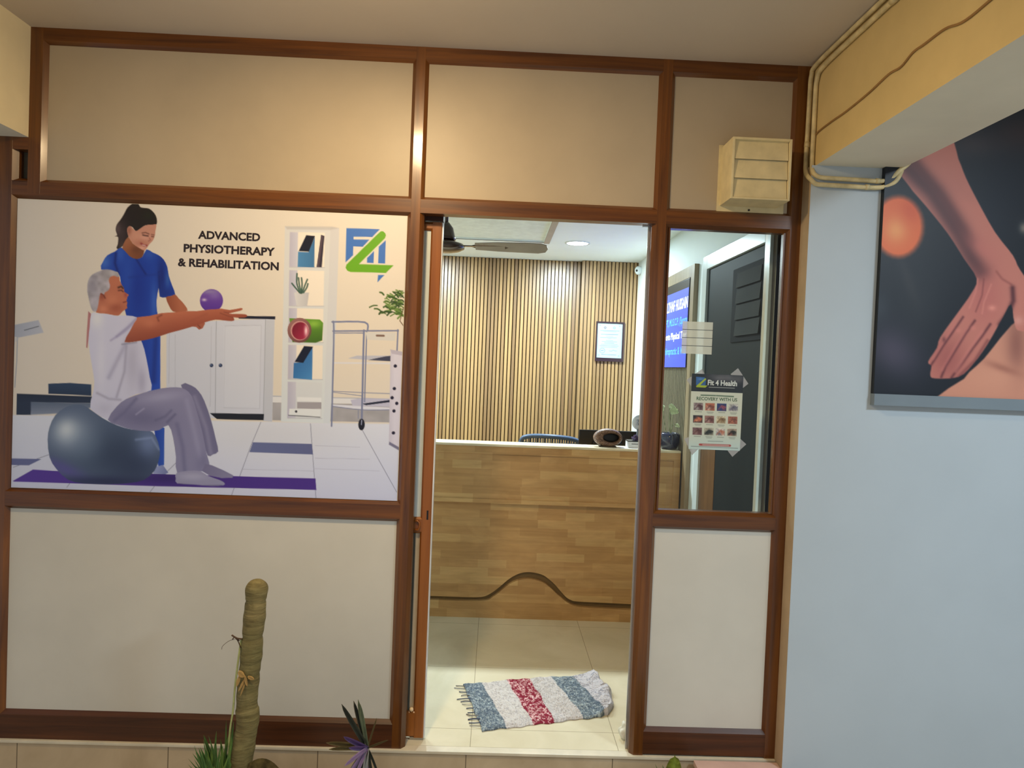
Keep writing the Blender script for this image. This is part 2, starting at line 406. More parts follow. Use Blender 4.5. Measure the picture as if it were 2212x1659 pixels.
# ceiling with a shallow tray
bm = bmesh.new(); tx0, tx1, ty0, ty1 = -1.1, 0.323, 0.35, 2.44
box(bm, XL, tx0, 0.06, YB, ZC, ZC+0.05); box(bm, tx1, XR+0.05, 0.06, YB, ZC, ZC+0.05)
box(bm, tx0, tx1, 0.06, ty0, ZC, ZC+0.05); box(bm, tx0, tx1, ty1, YB, ZC, ZC+0.05)
cin = st('ceiling_inside', bm, M['in_ceiling'], 'bright white clinic ceiling seen through the doorway', 'ceiling')
pt = obj('ceiling_panel', B(tx0, tx1, ty0, ty1, ZC+0.012, ZC+0.04), M['in_tile'], cin)
obj('wood_strip', B(tx1, tx1+0.042, ty0, ty1+0.01, ZC-0.010, ZC, bev=0.002), M['trim_grey'], cin)
obj('seam', B(tx0, tx1, ty1, ty1+0.006, ZC-0.003, ZC), M['black'], cin)
# slatted back wall: one object, raised section on the right
def slat_mat():
    m, nt, b = base_mat('slatted_wood_cladding', 0.34, 1.0)
    tc = nt.nodes.new('ShaderNodeTexCoord'); sp = nt.nodes.new('ShaderNodeSeparateXYZ'); nt.links.new(tc.outputs['Object'], sp.inputs[0])
    mu = nt.nodes.new('ShaderNodeMath'); mu.operation = 'DIVIDE'; mu.inputs[1].default_value = 0.0322; nt.links.new(sp.outputs[0], mu.inputs[0])
    fl = nt.nodes.new('ShaderNodeMath'); fl.operation = 'FLOOR'; nt.links.new(mu.outputs[0], fl.inputs[0])
    wn = nt.nodes.new('ShaderNodeTexWhiteNoise'); wn.noise_dimensions = '1D'; nt.links.new(fl.outputs[0], wn.inputs['W'])
    c = ramp(nt, wn.outputs['Value'], [(0.0, rgb(138, 108, 72)), (0.3, rgb(160, 128, 84)), (0.7, rgb(174, 140, 92)), (1.0, rgb(182, 148, 98))])
    g = noise(nt, coords(nt, (60, 60, 1.5)), 1.0, 5, 0.6, 0.5)
    nt.links.new(mix(nt, 1.0, c, ramp(nt, g, [(0.3, (0.86, 0.86, 0.86, 1)), (0.7, (1.08, 1.08, 1.08, 1))]), 'MULTIPLY'), b.inputs['Base Color'])
    return m
M['slat'] = slat_mat(); M['groove'] = plain('dark_brown_backing', rgb(82, 64, 36), 0.6)
bm = bmesh.new(); P = 0.0322
box(bm, XL, XR, YB, YB+0.05, 0, ZC, mi=1)
k = 0; x = -2.576
while x < 0.70:
    box(bm, x+0.0045, x+P-0.0045, YB-0.018, YB, 0, ZC-0.002); x += P
box(bm, 0.712, XR, YB-0.075, YB, 0, ZC-0.002, mi=1); x = 0.7084
while x < XR-0.005:
    box(bm, x+0.0045, min(x+P-0.0045, XR), YB-0.093, YB-0.075, 0, ZC-0.002); x += P
st('wall_back', bm, [M['slat'], M['groove']], 'slatted tan wood back wall behind the reception counter', 'wall')
st('wall_left', B(XL-0.1, XL, 0.06, YB, 0, ZC), M['white_wall'], 'white inner wall at the left of the clinic', 'wall')
# right inner wall with the doorway opening
dy0, dy1, dzt = 0.29, 1.15, 2.174
bm = bmesh.new(); box(bm, XR, XR+0.1, 0.2, dy0, 0, ZC); box(bm, XR, XR+0.1, dy1, YB+0.05, 0, ZC); box(bm, XR, XR+0.1, dy0, dy1, dzt, ZC)
box(bm, XR, XR+0.016, 0.06, 0.2, 0, ZC)
st('trim_4', B(XR, XR+0.011, 0.06, 0.2, 0, ZC), M['wall_edge'], 'tan wall return beside the right window inside', 'trim')
st('wall_right_inside', bm, M['white_wall'], 'white inner wall carrying the screen and dark side door', 'wall')
d2 = thing('door_2', (XR, 0.7, 0), 'dark panelled side door with white frame on the right inner wall', 'door', kind='structure')
bm = bmesh.new(); fw = 0.08
box(bm, XR-0.02, XR, dy1, dy1+fw, 0, dzt+fw, bev=0.003); box(bm, XR-0.02, XR, dy0, dy1, dzt, dzt+fw, bev=0.003)
obj('door_frame', bm, M['white_gloss'], d2)
M['door_dark'] = plain('dark_teal_glass', rgb(28, 38, 40), 0.55, 0.1, 0.05, 3)
obj('door_panel', B(XR-0.006, XR+0.06, dy0, dy1, 0, dzt), M['door_dark'], d2)
obj('door_jamb', B(XR-0.008, XR+0.01, dy1-0.26, dy1, 0, 1.25), wood_mat('brown_jamb', rgb(84, 56, 30), rgb(120, 84, 50), 2, 0.4), d2)
obj('door_frame', B(XR-0.02, XR, dy0-0.085, dy0, 0, dzt+fw, bev=0.003), plain('white_gloss_warm_reflection', rgb(204, 194, 172), 0.3, 0.5, 0.01, 3), d2, 'white upright, warm reflection in its colour')  # white gloss upright; its warm reflection is put into the base colour
obj('door_stop', B(XR-0.035, XR-0.02, dy0-0.10, dy0-0.07, 0, dzt+fw, bev=0.003), M['white_gloss'], d2)
lv = bmesh.new(); box(lv, XR-0.012, XR-0.006, 0.31, 0.72, 1.74, 2.11, bev=0.002)  # louvres mirrored in the door glass, modelled as a frame with slats
lvo = obj('vent_reflection', lv, plain('dark_vent_reflection', rgb(14, 18, 18), 0.7, 0.1), d2)
sl = bmesh.new()
for i in range(4): prism(sl, [(XR-0.020, 1.770+i*0.08), (XR-0.012, 1.770+i*0.08), (XR-0.011, 1.843+i*0.08), (XR-0.014, 1.843+i*0.08)], 1, 0.33, 0.65)
obj('slats', sl, plain('grey_reflected_slat', rgb(48, 50, 46), 0.75, 0.15), lvo)  # slats of the louvre reflection in the door glass

st('wall_front_left', B(-3.2, -2.19, 0.005, 0.055, 0, 2.3999), M['laminate_low'], 'plain cream wall continuing left of the wooden shopfront', 'wall')
# ------------------------------------------------------------------ wooden shopfront
E = 1.00536
def ex(x): return x*E
def ez(z): return 1.57 + (z-1.57)*E
D = 0.018
sf = thing('wall_front', (0, 0, 0), 'varnished brown timber shopfront framing with cream panels', 'partition', kind='structure')
def post(x0, x1, z0, z1, cl=True, cr=True, c=0.016, y0=0.0, m='frame_v', name='post'):
    pts = [(x0 if cl else x0, D), (x0 + (c if cl else 0), y0), (x1 - (c if cr else 0), y0), (x1, D), (x1, 0.055), (x0, 0.055)]
    bm = bmesh.new(); prism(bm, pts, 2, z0, z1); return obj(name, bm, M[m], sf)
def rail(x0, x1, z0, z1, cb=True, ct=True, c=0.014, m='frame_h', name='rail', y0=0.0004):
    pts = [(D, z0), (y0, z0 + (c if cb else 0)), (y0, z1 - (c if ct else 0)), (D, z1), (0.055, z1), (0.055, z0)]
    bm = bmesh.new(); prism(bm, pts, 0, x0, x1); return obj(name, bm, M[m], sf)
zt0, zt1 = ez(2.157), ez(2.238)           # transom
zs0l, zs1l = ez(0.929), ez(1.014)         # sill rail left
zs0r, zs1r = ez(0.937), ez(1.014)
zb = ez(0.124); ztop = ez(2.761)
xa0, xa1 = -1.875, ex(-1.799)             # upper left post
xb0, xb1 = ex(-0.378), ex(-0.310)         # middle post
xc0, xc1 = ex(0.606), ex(0.675)           # third post
xd0, xd1 = ex(1.150), 1.228               # right post
xl1 = ex(-1.910)
post(xa0, xa1, zt0+0.02, H, cl=False, c=0.018)
post(-2.2, xl1, 0, 2.3999, cl=False, c=0.016)
post(xb0, xb1, -0.004, H)
post(xc0, xc1, -0.004, H)
post(xd0, xd1, -0.004, H, cr=False, c=0.013)
rail(-1.875, 1.228, ztop, H, ct=False)
rail(xl1-0.02, xb0+0.016, zt0, zt1)
rail(xb1-0.016, xc0+0.016, zt0+0.013, zt1, cb=False)
rail(xc1-0.016, xd0+0.013, zt0, zt1)
rail(xl1-0.016, xb0+0.016, zs0l, zs1l, c=0.014)
rail(xc1-0.016, xd0+0.016, zs0r, zs1r, c=0.013)
rail(xl1-0.016, xb0+0.016, 0, zb, cb=False, c=0.018, m='frame_base', name='skirting')
rail(xc1-0.016, xd0+0.013, 0.006, zb, cb=False, c=0.018, m='frame_base', name='skirting')
# small glazed slot at the far left, under the beam
rail(-2.0, -1.87, 2.352, 2.3999, cb=False, ct=False)
rail(-2.0, -1.87, zt1-0.012, 2.226, cb=False, ct=False)
bm = B(-1.951, -1.870, 0.045, 0.05, 2.22, 2.36)
obj('slot_glass', bm, plain('dusty_dark_glass', rgb(84, 80, 68), 0.25, 0.6), sf)
obj('slot_reveal', B(-1.941, -1.922, 0.02, 0.045, 2.226, 2.34), plain('cream_reveal', rgb(222, 196, 160), 0.5), sf)
def panel(x0, x1, z0, z1, m):
    return obj('laminate_panel', B(x0-0.004, x1+0.004, D-0.002, 0.045, z0-0.004, z1+0.004), M[m], sf)
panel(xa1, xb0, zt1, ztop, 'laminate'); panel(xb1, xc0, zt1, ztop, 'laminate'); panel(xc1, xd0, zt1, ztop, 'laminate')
panel(xl1, xb0, zb, zs0l, 'laminate_low'); panel(xc1, xd0, zb, zs0r, 'laminate_low')
panel(xl1, xb0, zs1l, zt0, 'laminate_low')
# right window
w1 = thing('window_1', (0.91, 0.03, zs1r), 'fixed clear glass pane right of the doorway', 'window', kind='structure')
obj('window_pane', B(xc1-0.004, xd0+0.004, D+0.006, D+0.016, zs1r-0.004, zt0+0.004), M['glass'], w1)
bm = bmesh.new(); bw = 0.007
box(bm, xc1, xc1+bw, D-0.004, D+0.006, zs1r, zt0); box(bm, xd0-bw, xd0, D-0.004, D+0.006, zs1r, zt0)
obj('glazing_bead', bm, M['frame_v'], w1)
# sliding door leaf, pushed open behind the left bay
d1 = thing('door_1', (-0.3, 0.08, 0), 'sliding wooden door leaf standing open behind the middle post', 'door', kind='structure')
ya, yb2 = 0.065, 0.10
lx0, lx1, lz0, lz1 = -0.34, -0.243, 0.012, 2.152
bm = bmesh.new(); prism(bm, [(-0.288, ya+0.008), (-0.281, ya), (lx1-0.003, ya), (lx1, ya+0.004), (lx1, yb2), (-0.288, yb2)], 2, lz0, lz1)
obj('stile', bm, M['leaf_wood'], d1)
for z0, z1 in ((2.118, lz1), (0.868, 0.935), (lz0, 0.125)):
    bm = bmesh.new(); prism(bm, [(ya+0.008, z0), (ya, z0+0.008), (ya, z1-0.008), (ya+0.008, z1), (yb2, z1), (yb2, z0)], 0, -1.3, -0.2805)
    obj('leaf_rail', bm, M['leaf_wood'], d1)
obj('leaf_panel', B(-1.3, -0.284, ya+0.012, yb2-0.01, 0.93, 2.12), M['leaf_panel'], d1)
obj('leaf_panel', B(-1.3, -0.284, ya+0.012, yb2-0.01, 0.12, 0.87), plain('beige_leaf_laminate', rgb(190, 172, 144), 0.5), d1)
obj('rubber_seal', B(-0.318, -0.306, ya+0.004, ya+0.012, 0.125, 0.868), plain('dark_grey_rubber', rgb(70, 70, 62), 0.6), d1)
obj('edge_strip', B(lx1, lx1+0.005, ya+0.004, yb2-0.004, lz0, lz1), plain('white_edge_strip', rgb(214, 218, 220), 0.25, 0.5), d1)
obj('lock_slot', B(-0.2625, -0.2555, ya-0.001, ya+0.004, 0.927, 0.965), M['black'], d1)
bm = bmesh.new(); tube(bm, smooth_path([(-0.318, ya-0.002, 0.918), (-0.300, ya-0.006, 0.921), (-0.291, ya-0.007, 0.912), (-0.291, ya-0.007, 0.893), (-0.298, ya-0.006, 0.884), (-0.316, ya-0.002, 0.884)], 6), 0.0035, 8)
obj('hasp', bm, M['leaf_wood'], d1, 'painted-over hasp loop')
bm = bmesh.new(); bmesh.ops.create_uvsphere(bm, u_segments=16, v_segments=10, radius=0.009); bmesh.ops.translate(bm, verts=bm.verts, vec=(-0.296, ya+0.002, 0.13))
obj('pale_bead', bm, plain('pale_cream_bead', rgb(236, 206, 160), 0.4), d1, smooth=True)  # small pale cream sphere low on the leaf
obj('bottom_guide', B(-0.30, lx1, ya+0.005, yb2-0.005, 0.0, 0.012), M['steel'], d1)
obj('head_block', B(-1.3, -0.238, 0.056, 0.115, 2.156, 2.22), M['dark_wood'], sf)
obj('head_track', B(-0.238, 0.62, 0.056, 0.075, 2.186, 2.22), plain('aluminium_track', rgb(190, 198, 200), 0.3, metal=0.6), sf)
obj('striker_channel', B(xc0-0.009, xc0+0.003, 0.045, 0.055, 0.0, 2.18), plain('pale_metal_channel', rgb(190, 190, 190), 0.2, metal=0.7), sf)
obj('track_stop', B(0.578, 0.607, 0.05, 0.06, 2.168, 2.182), M['white_gloss'], sf)
# ------------------------------------------------------------------ clinic poster in the left bay
def A(*p): return [(x/2.37, 400+y/2.37) for x, y in p]
def F2(*p): return [(x/4.254+360, y/4.254+470) for x, y in p]
def F3(*p): return [(x/5.184+180, y/5.184+420) for x, y in p]
def F4(*p): return [(x/4.367+600, y/4.367+720) for x, y in p]
def a1(x, y): return A((x, y))[0]
px0, px1, pz0, pz1 = xl1, xb0, zs1l, zt0
PQ = [(40, 428), (879, 465.5), (861.5, 1081.5), (24.5, 1052)]
ASP = (px1-px0)/(pz1-pz0)
P1 = Print(PQ, 610, 456, (226, 216, 194), ASP); P1.gain = (0.975, 1.0, 1.09)
sk = (176, 104, 74)
# wall and floor
P1.poly(A((20, 0), (1000, 0), (1000, 1700), (20, 1700)), (226, 216, 194), [('g', a1(60, 600), a1(1000, 600), (228, 220, 202), 0.0)], 1)
fl = (222, 226, 230)
P1.poly(A((0, 1172), (480, 1180), (1200, 1205), (2200, 1222), (2200, 1760), (0, 1700)), fl, [('g', a1(900, 1200), a1(900, 1640), (200, 203, 220), 0.7), (a1(1450, 1280)[0], a1(1450, 1280)[1], 160, 40, (214, 216, 216), 0.7)], 3)
P1.poly(A((1395, 1072), (2060, 1095), (2060, 1120), (1395, 1108)), (226, 226, 220)); P1.line(A((1395, 1076), (2060, 1092)), 2, (176, 180, 186))
P1.poly(A((1400, 1108), (2060, 1120), (2050, 1212), (1400, 1200)), (168, 166, 164), [('n', 0.05, 8)])
ln = (112, 116, 138)
for l in ([(1340, 1210), (1290, 1330), (1232, 1490)], [(1595, 1218), (1605, 1350), (1626, 1610)], [(1862, 1252), (1950, 1410), (2040, 1570)], [(910, 1415), (862, 1462)], [(70, 1442), (250, 1378)],
          [(345, 1545), (360, 1525)], [(768, 1575), (795, 1540)], [(1190, 1590), (1205, 1548)]):
    P1.line(A(*l), 1.1, ln, 0.85)
for l in ([(1245, 1452), (1612, 1462)], [(1620, 1395), (1900, 1400)], [(1620, 1450), (1950, 1462)], [(1620, 1330), (1850, 1338)]): P1.line(A(*l), 0.8, (150, 152, 172), 0.5)
P1.poly(A((1300, 1313), (1602, 1322), (1609, 1376), (1282, 1364)), (104, 112, 150), [('g', a1(1300, 1320), a1(1600, 1340), (90, 94, 132), 0.5)])
P1.poly(A((40, 1396), (214, 1400), (150, 1432), (40, 1430)), (102, 108, 148))
# far-left machine and step platform
P1.poly(A((70, 712), (200, 686), (226, 750), (100, 775), (66, 770)), (168, 174, 182), [('g', a1(80, 700), a1(220, 760), (196, 198, 200), 0.8)], 2)
P1.line(A((128, 738), (200, 718)), 1.5, (88, 92, 100)); P1.line(A((92, 775), (88, 900), (78, 1030)), 2, (150, 160, 172), 0.8)
P1.poly(A((66, 770), (100, 780), (80, 800), (66, 1030)), (190, 196, 200), None, 3, 0, 0.6)
P1.poly(A((88, 1063), (475, 1078), (475, 1112), (165, 1108), (160, 1172), (86, 1172)), (26, 38, 58), [('g', a1(90, 1060), a1(90, 1110), (40, 54, 78), 0.6)])
P1.poly(A((160, 1106), (475, 1112), (475, 1135), (300, 1165), (160, 1172)), (92, 106, 124), [('g', a1(300, 1108), a1(300, 1170), (150, 158, 172), 0.7)], 3)
P1.poly(A((250, 1012), (360, 1008), (470, 1016), (470, 1074), (360, 1068), (250, 1064)), (44, 66, 94), [('g', a1(300, 1008), a1(300, 1070), (30, 46, 70), 0.7)])
# cabinet
P1.poly(A((855, 700), (1408, 678), (1398, 1207), (1352, 1203), (1352, 1196), (1075, 1188), (1060, 1170), (855, 1080)), (206, 210, 216))
P1.poly(A((1362, 684), (1408, 684), (1398, 1207), (1352, 1203)), (196, 200, 204))
for l in ([(1110, 690), (1106, 1165)], [(1362, 684), (1353, 1190)]): P1.line(A(*l), 1.3, (150, 156, 164), 0.8)
for q in ([(900, 760), (900, 1050)], [(1155, 715), (1340, 712), (1334, 1140), (1150, 1135), (1155, 715)], [(1085, 720), (1080, 1130)], [(870, 735), (868, 1010)]): P1.line(A(*q), 1.0, (176, 180, 190), 0.8)
P1.poly(A((1150, 720), (1338, 716), (1332, 1138), (1146, 1132)), (214, 218, 222), None, 3, 0, 0.5)
P1.poly(A((1078, 1163), (1356, 1168), (1354, 1200), (1115, 1194)), (22, 24, 34))
P1.poly(A((1225, 664), (1412, 667), (1411, 682), (1225, 678)), (24, 26, 44))
for x, y in ((1086, 918), (1132, 918)): P1.oval(*a1(x, y), 4, 4, (34, 50, 84), [(a1(x-3, y-3)[0], a1(x-3, y-3)[1], 2, 2, (150, 160, 180), 0.7)])
# shelf unit
P1.poly(A((1459, 207), (1735, 215), (1722, 700), (1695, 1216), (1443, 1206)), (214, 214, 206), [('g', a1(1460, 200), a1(1450, 1200), (218, 226, 222), 0.9)])
P1.poly(A((1692, 210), (1736, 216), (1723, 700), (1695, 1216), (1662, 1213)), (208, 206, 200), [('g', a1(1700, 200), a1(1690, 1200), (214, 222, 222), 0.9)])
P1.poly(A((1459, 207), (1700, 208), (1735, 216), (1690, 226), (1470, 222)), (188, 184, 176), None, 3, 0, 0.7)
for y0, y1 in ((236, 414), (430, 612), (624, 798), (812, 988), (1002, 1188)):
    xl = 1484 - (y0-236)*0.008; xr = 1663 - (y0-236)*0.012
    P1.poly(A((xl, y0), (xr, y0+4), (xr-2, y1+2), (xl-2, y1)), (240, 230, 208) if y0 < 990 else (214, 218, 214))
    P1.poly(A((xl, y0), (xl+42, y0+1), (xl+40, y1), (xl-2, y1)), (186, 184, 196), [('g', a1(xl, y0), a1(xl+40, y0), (206, 206, 210), 0.8)], 2)
    P1.line(A((xl, y1+1), (xr, y1+3)), 1.5, (180, 182, 186), 0.8)
P1.poly(A((1526, 1080), (1650, 1084), (1650, 1105), (1526, 1102)), (232, 234, 228)); P1.poly(A((1526, 1106), (1650, 1108), (1650, 1142), (1526, 1140)), (164, 160, 160))
for (lx, ly, dy) in ((1570, 252, 0), (1562, 820, 1)):
    if dy == 0:
        P1.poly(A((1527, 335), (1580, 338), (1612, 262), (1610, 416), (1525, 414)), (76, 134, 178), [('g', a1(1527, 340), a1(1610, 340), (60, 110, 150), 0.8)])
        P1.poly(A((1568, 252), (1613, 256), (1582, 336), (1530, 333)), (18, 22, 40)); P1.line(A((1527, 337), (1580, 340)), 1.4, (130, 160, 190))
    else:
        P1.poly(A((1508, 905), (1555, 902), (1604, 822), (1602, 992), (1505, 984)), (54, 116, 170), [('g', a1(1505, 905), a1(1602, 905), (84, 150, 200), 0.7), ('g', a1(1550, 985), a1(1550, 900), (40, 90, 150), 0.4)])
        P1.poly(A((1560, 819), (1606, 822), (1556, 905), (1512, 900)), (12, 20, 44))
P1.poly(A((1644, 250), (1661, 256), (1648, 416), (1622, 415)), (50, 44, 58), [('l', A((1650, 260), (1630, 410)), 2, (120, 96, 100), 0.6)])
P1.poly(A((1508, 545), (1584, 545), (1575, 612), (1520, 610)), (214, 214, 208), [('g', a1(1510, 560), a1(1584, 560), (176, 176, 176), 0.6)])
for q in ([(1540, 548), (1522, 500), (1522, 448)], [(1546, 548), (1548, 500), (1545, 470)], [(1550, 545), (1562, 510), (1575, 478)], [(1535, 545), (1510, 515), (1496, 498)], [(1556, 545), (1572, 520), (1578, 500)], [(1545, 545), (1535, 510), (1530, 470)]):
    P1.line(A(*q), 3.2, (52, 84, 70), 0.9, 5)
P1.poly(A((1484, 676), (1640, 683), (1657, 700), (1653, 790), (1620, 802), (1500, 798)), (98, 148, 38), [('g', a1(1580, 690), a1(1590, 800), (60, 96, 24), 0.8), (a1(1610, 705)[0], a1(1610, 705)[1], 14, 8, (150, 196, 70), 0.8)])
P1.oval(*a1(1536, 738), 26, 27, (150, 104, 96), [('g', a1(1500, 700), a1(1560, 790), (96, 52, 50), 0.7)])
P1.oval(*a1(1538, 740), 20, 21, (206, 150, 140)); P1.oval(*a1(1540, 741), 18, 19, (120, 18, 42), [('g', a1(1510, 720), a1(1570, 760), (170, 40, 70), 0.8), (*a1(1570, 740), 4, 12, (250, 220, 214), 0.95)])
P1.poly(A((1486, 1140), (1646, 1142), (1645, 1184), (1484, 1172)), (228, 232, 226)); P1.line(A((1482, 1174), (1644, 1184)), 1.6, (80, 84, 92)); P1.oval(*a1(1521, 1155), 2.6, 2.6, (50, 50, 60))
# trolley
tg = (122, 130, 158)
P1.line(A((1712, 905), (2045, 908)), 3.2, (222, 222, 220)); P1.poly(A((1785, 882), (1830, 868), (2010, 868), (2010, 898)), (190, 192, 198)); P1.poly(A((1890, 890), (1975, 872), (2010, 868), (2010, 897)), (66, 68, 86))
P1.poly(A((1705, 1118), (2005, 1135), (2005, 1146), (1865, 1146), (1705, 1128)), (220, 222, 226)); P1.poly(A((1800, 1095), (1860, 1086), (2010, 1090), (2000, 1132), (1810, 1125)), (190, 190, 204)); P1.poly(A((1860, 1115), (2005, 1095), (2005, 1106), (1880, 1122)), (30, 34, 54))
for q, wv in (([(1703, 695), (1712, 735), (1706, 1100), (1703, 1230)], 3.4), ([(1706, 695), (1870, 697), (1884, 740)], 3.6), ([(1866, 738), (1858, 1200)], 4.0), ([(1880, 742), (1872, 1105)], 2.6), ([(1708, 742), (2042, 740)], 3.2), ([(1712, 752), (1860, 752)], 2.0),
              ([(2040, 736), (2036, 850)], 3.2), ([(1706, 1050), (1862, 1058), (2005, 1063)], 1.4), ([(1706, 1055), (1862, 1075)], 1.4), ([(1708, 1128), (1862, 1146), (2004, 1146)], 1.6), ([(1840, 1150), (1840, 1190)], 1.4)):
    P1.line(A(*q), wv, tg, 1, 4 if len(q) > 2 else 0)
P1.poly(A((1876, 748), (2030, 750), (2024, 792), (1882, 786)), (214, 212, 200)); P1.line(A((1932, 765), (1968, 766)), 4, (120, 92, 76))
P1.oval(*a1(1857, 1222), 7, 12.5, (22, 22, 36)); P1.line(A((1858, 1200), (1856, 1222)), 2, (170, 176, 196))
P1.poly(A((2003, 838), (2065, 850), (2062, 1345), (1998, 1310)), (204, 200, 208), [('g', a1(2003, 900), a1(2025, 900), (224, 220, 226), 0.6)])
P1.poly(A((2001, 836), (2066, 848), (2066, 868), (2010, 858)), (188, 182, 192)); P1.poly(A((2000, 1310), (2062, 1345), (2062, 1362), (1998, 1325)), (120, 118, 140), None, 2)
for x, y in ((2028, 921), (2024, 1037), (2013, 1084), (2037, 1113), (2023, 1152), (2021, 1265)): P1.oval(*a1(x, y), 3.6, 3.6, (30, 26, 50))
# plant on the right
rg = random.Random(5)
for i in range(70):
    t = rg.random(); x = 2075 - 150*t*rg.random() - 4; y = 600 + (rg.random()-0.5)*150*(1-0.35*t)
    an = rg.uniform(-0.9, 0.9) + PI; L = rg.uniform(18, 42); ex2 = (x + L*math.cos(an), y + L*math.sin(an)*0.9)
    g = rg.choice([(62, 92, 34), (84, 116, 44), (44, 70, 28), (104, 136, 62)])
    P1.line(A((x, y), ((x+ex2[0])/2, (y+ex2[1])/2-4), ex2), rg.uniform(2, 4.2), g, 0.95, 3)
P1.line(A((2068, 620), (2050, 690), (2072, 720)), 1.6, (96, 70, 40))
# purple mat
P1.poly(A((68, 1512), (170, 1454), (300, 1462), (1622, 1500), (1627, 1559), (820, 1540), (70, 1516)), (86, 54, 150), [('g', a1(100, 1480), a1(900, 1500), (70, 40, 126), 0.7), (*a1(860, 1500), 90, 14, (50, 28, 100), 0.8)])
# therapist: trousers, tunic, neck, face, hair
bl = (24, 62, 160); bd = (14, 34, 112)
P1.poly(A((790, 1215), (846, 1240), (844, 1430), (815, 1442), (800, 1300)), bl, [('g', a1(800, 1300), a1(845, 1300), (60, 104, 190), 0.6)])
P1.poly(A((798, 1440), (838, 1430), (866, 1470), (850, 1478), (788, 1474)), (150, 160, 196), [('g', a1(800, 1440), a1(860, 1478), (96, 104, 150), 0.7)])
P1.poly(A((725, 770), (824, 765), (824, 1045), (760, 1060), (735, 900)), bl, [('g', a1(735, 900), a1(824, 900), (40, 84, 190), 0.7), ('l', A((800, 780), (790, 1000)), 6, bd, 0.5)])
P1.poly(F3((560, 92), (585, 84), (612, 84), (632, 118), (655, 140), (740, 152), (800, 205), (826, 262), (826, 322), (790, 336), (700, 338), (640, 382), (600, 412), (540, 350), (508, 480), (470, 545), (405, 600), (378, 590), (392, 545), (396, 470), (362, 460), (384, 446), (368, 390), (380, 330), (425, 270), (462, 210), (500, 140)), (30, 22, 20),
    [(*F3((430, 420))[0], 14, 30, (92, 72, 74), 0.5), (*F3((390, 370))[0], 6, 14, (120, 100, 100), 0.5), (*F3((430, 560))[0], 8, 12, (84, 68, 62), 0.6), (*F3((740, 230))[0], 14, 10, (28, 36, 20), 0.6)], 1.5, 3)
P1.poly(F3((505, 470), (560, 540), (660, 600), (690, 600), (665, 690), (600, 716), (520, 690), (440, 600)), (160, 100, 66), [('g', F3((500, 500))[0], F3((640, 690))[0], (112, 62, 34), 0.8), (*F3((600, 610))[0], 12, 9, (96, 54, 34), 0.6)], 1.2, 3)
P1.poly(F3((600, 400), (650, 368), (710, 336), (780, 330), (822, 330), (812, 400), (806, 450), (785, 505), (745, 548), (712, 596), (686, 618), (640, 596), (580, 558), (530, 500), (500, 430), (498, 370), (530, 345), (566, 380)), (196, 140, 116),
    [(*F3((520, 400))[0], 5, 9, (150, 92, 70), 0.8), (*F3((640, 530))[0], 14, 9, (176, 112, 88), 0.7), (*F3((690, 470))[0], 12, 7, (214, 160, 138), 0.7), (*F3((590, 460))[0], 10, 12, (206, 150, 122), 0.6),
     ('l', F3((672, 446), (700, 452), (730, 456)), 1.5, (70, 38, 34), 0.9), ('l', F3((664, 424), (700, 418), (740, 434)), 1.3, (100, 60, 48), 0.8), ('l', F3((770, 462), (792, 466)), 1.3, (90, 50, 44), 0.8), ('l', F3((768, 440), (800, 446)), 1.2, (110, 66, 56), 0.7),
     ('l', F3((745, 480), (756, 500), (734, 514)), 1.2, (160, 96, 80), 0.8), ('l', F3((652, 540), (685, 564), (714, 562)), 2.0, (140, 48, 52), 0.9), ('l', F3((668, 556), (700, 566)), 1.0, (236, 214, 204), 0.8), (*F3((660, 590))[0], 8, 4, (226, 172, 150), 0.7)], 1.2, 3)
P1.poly(F3((432, 586), (520, 680), (600, 714), (666, 690), (712, 606), (780, 640), (850, 672), (905, 720), (945, 800), (962, 900), (1000, 1010), (1034, 1108), (980, 1128), (930, 1142), (862, 1134), (850, 1040), (826, 1180), (832, 1300), (838, 1400), (700, 1420), (500, 1400), (430, 1010), (390, 860), (205, 830), (228, 740), (275, 672), (360, 630)), bl,
    [(*F3((240, 740))[0], 14, 20, (70, 116, 196), 0.8), (*F3((420, 650))[0], 10, 20, (60, 100, 190), 0.6), ('l', F3((600, 716), (650, 800), (705, 885)), 2.5, bd, 0.9), ('l', F3((370, 650), (360, 760), (400, 880)), 3, bd, 0.8), (*F3((520, 900))[0], 14, 50, (50, 92, 186), 0.5),
     (*F3((880, 900))[0], 9, 40, bd, 0.8), (*F3((620, 1050))[0], 20, 60, (16, 44, 140), 0.7), (*F3((940, 1090))[0], 16, 12, bd, 0.5), (*F3((800, 1200))[0], 8, 40, (64, 110, 196), 0.6), (*F3((950, 940))[0], 5, 16, (60, 104, 170), 0.6), (*F3((740, 650))[0], 12, 14, (70, 110, 190), 0.4), ('l', F3((850, 860), (860, 1040)), 2, bd, 0.8), ('l', F3((520, 920), (700, 900), (860, 880)), 3, (20, 48, 140), 0.5)], 1.3, 2)
P1.poly(F3((930, 1141), (985, 1128), (1034, 1110), (1070, 1150), (1110, 1190), (1150, 1240), (1172, 1290), (1100, 1310), (1010, 1300), (965, 1235)), (148, 78, 50), [('g', F3((940, 1180))[0], F3((1080, 1160))[0], (186, 112, 78), 0.7)], 1.3, 2)
P1.poly(A((940, 700), (1050, 692), (1052, 705), (1040, 728), (1022, 735), (1008, 722), (985, 718)), (166, 92, 66), [('l', A((1015, 710), (1030, 726)), 1.2, (110, 54, 38), 0.7)])
# ball held up
P1.oval(*a1(1085, 586), 25, 25, (116, 78, 160), [('g', a1(1085, 540), a1(1085, 640), (78, 36, 140), 0.8), (*a1(1048, 582), 5, 3, (236, 226, 220), 0.8), (*a1(1100, 560), 12, 8, (140, 116, 176), 0.6), (*a1(1075, 540), 18, 5, (146, 132, 170), 0.8)])
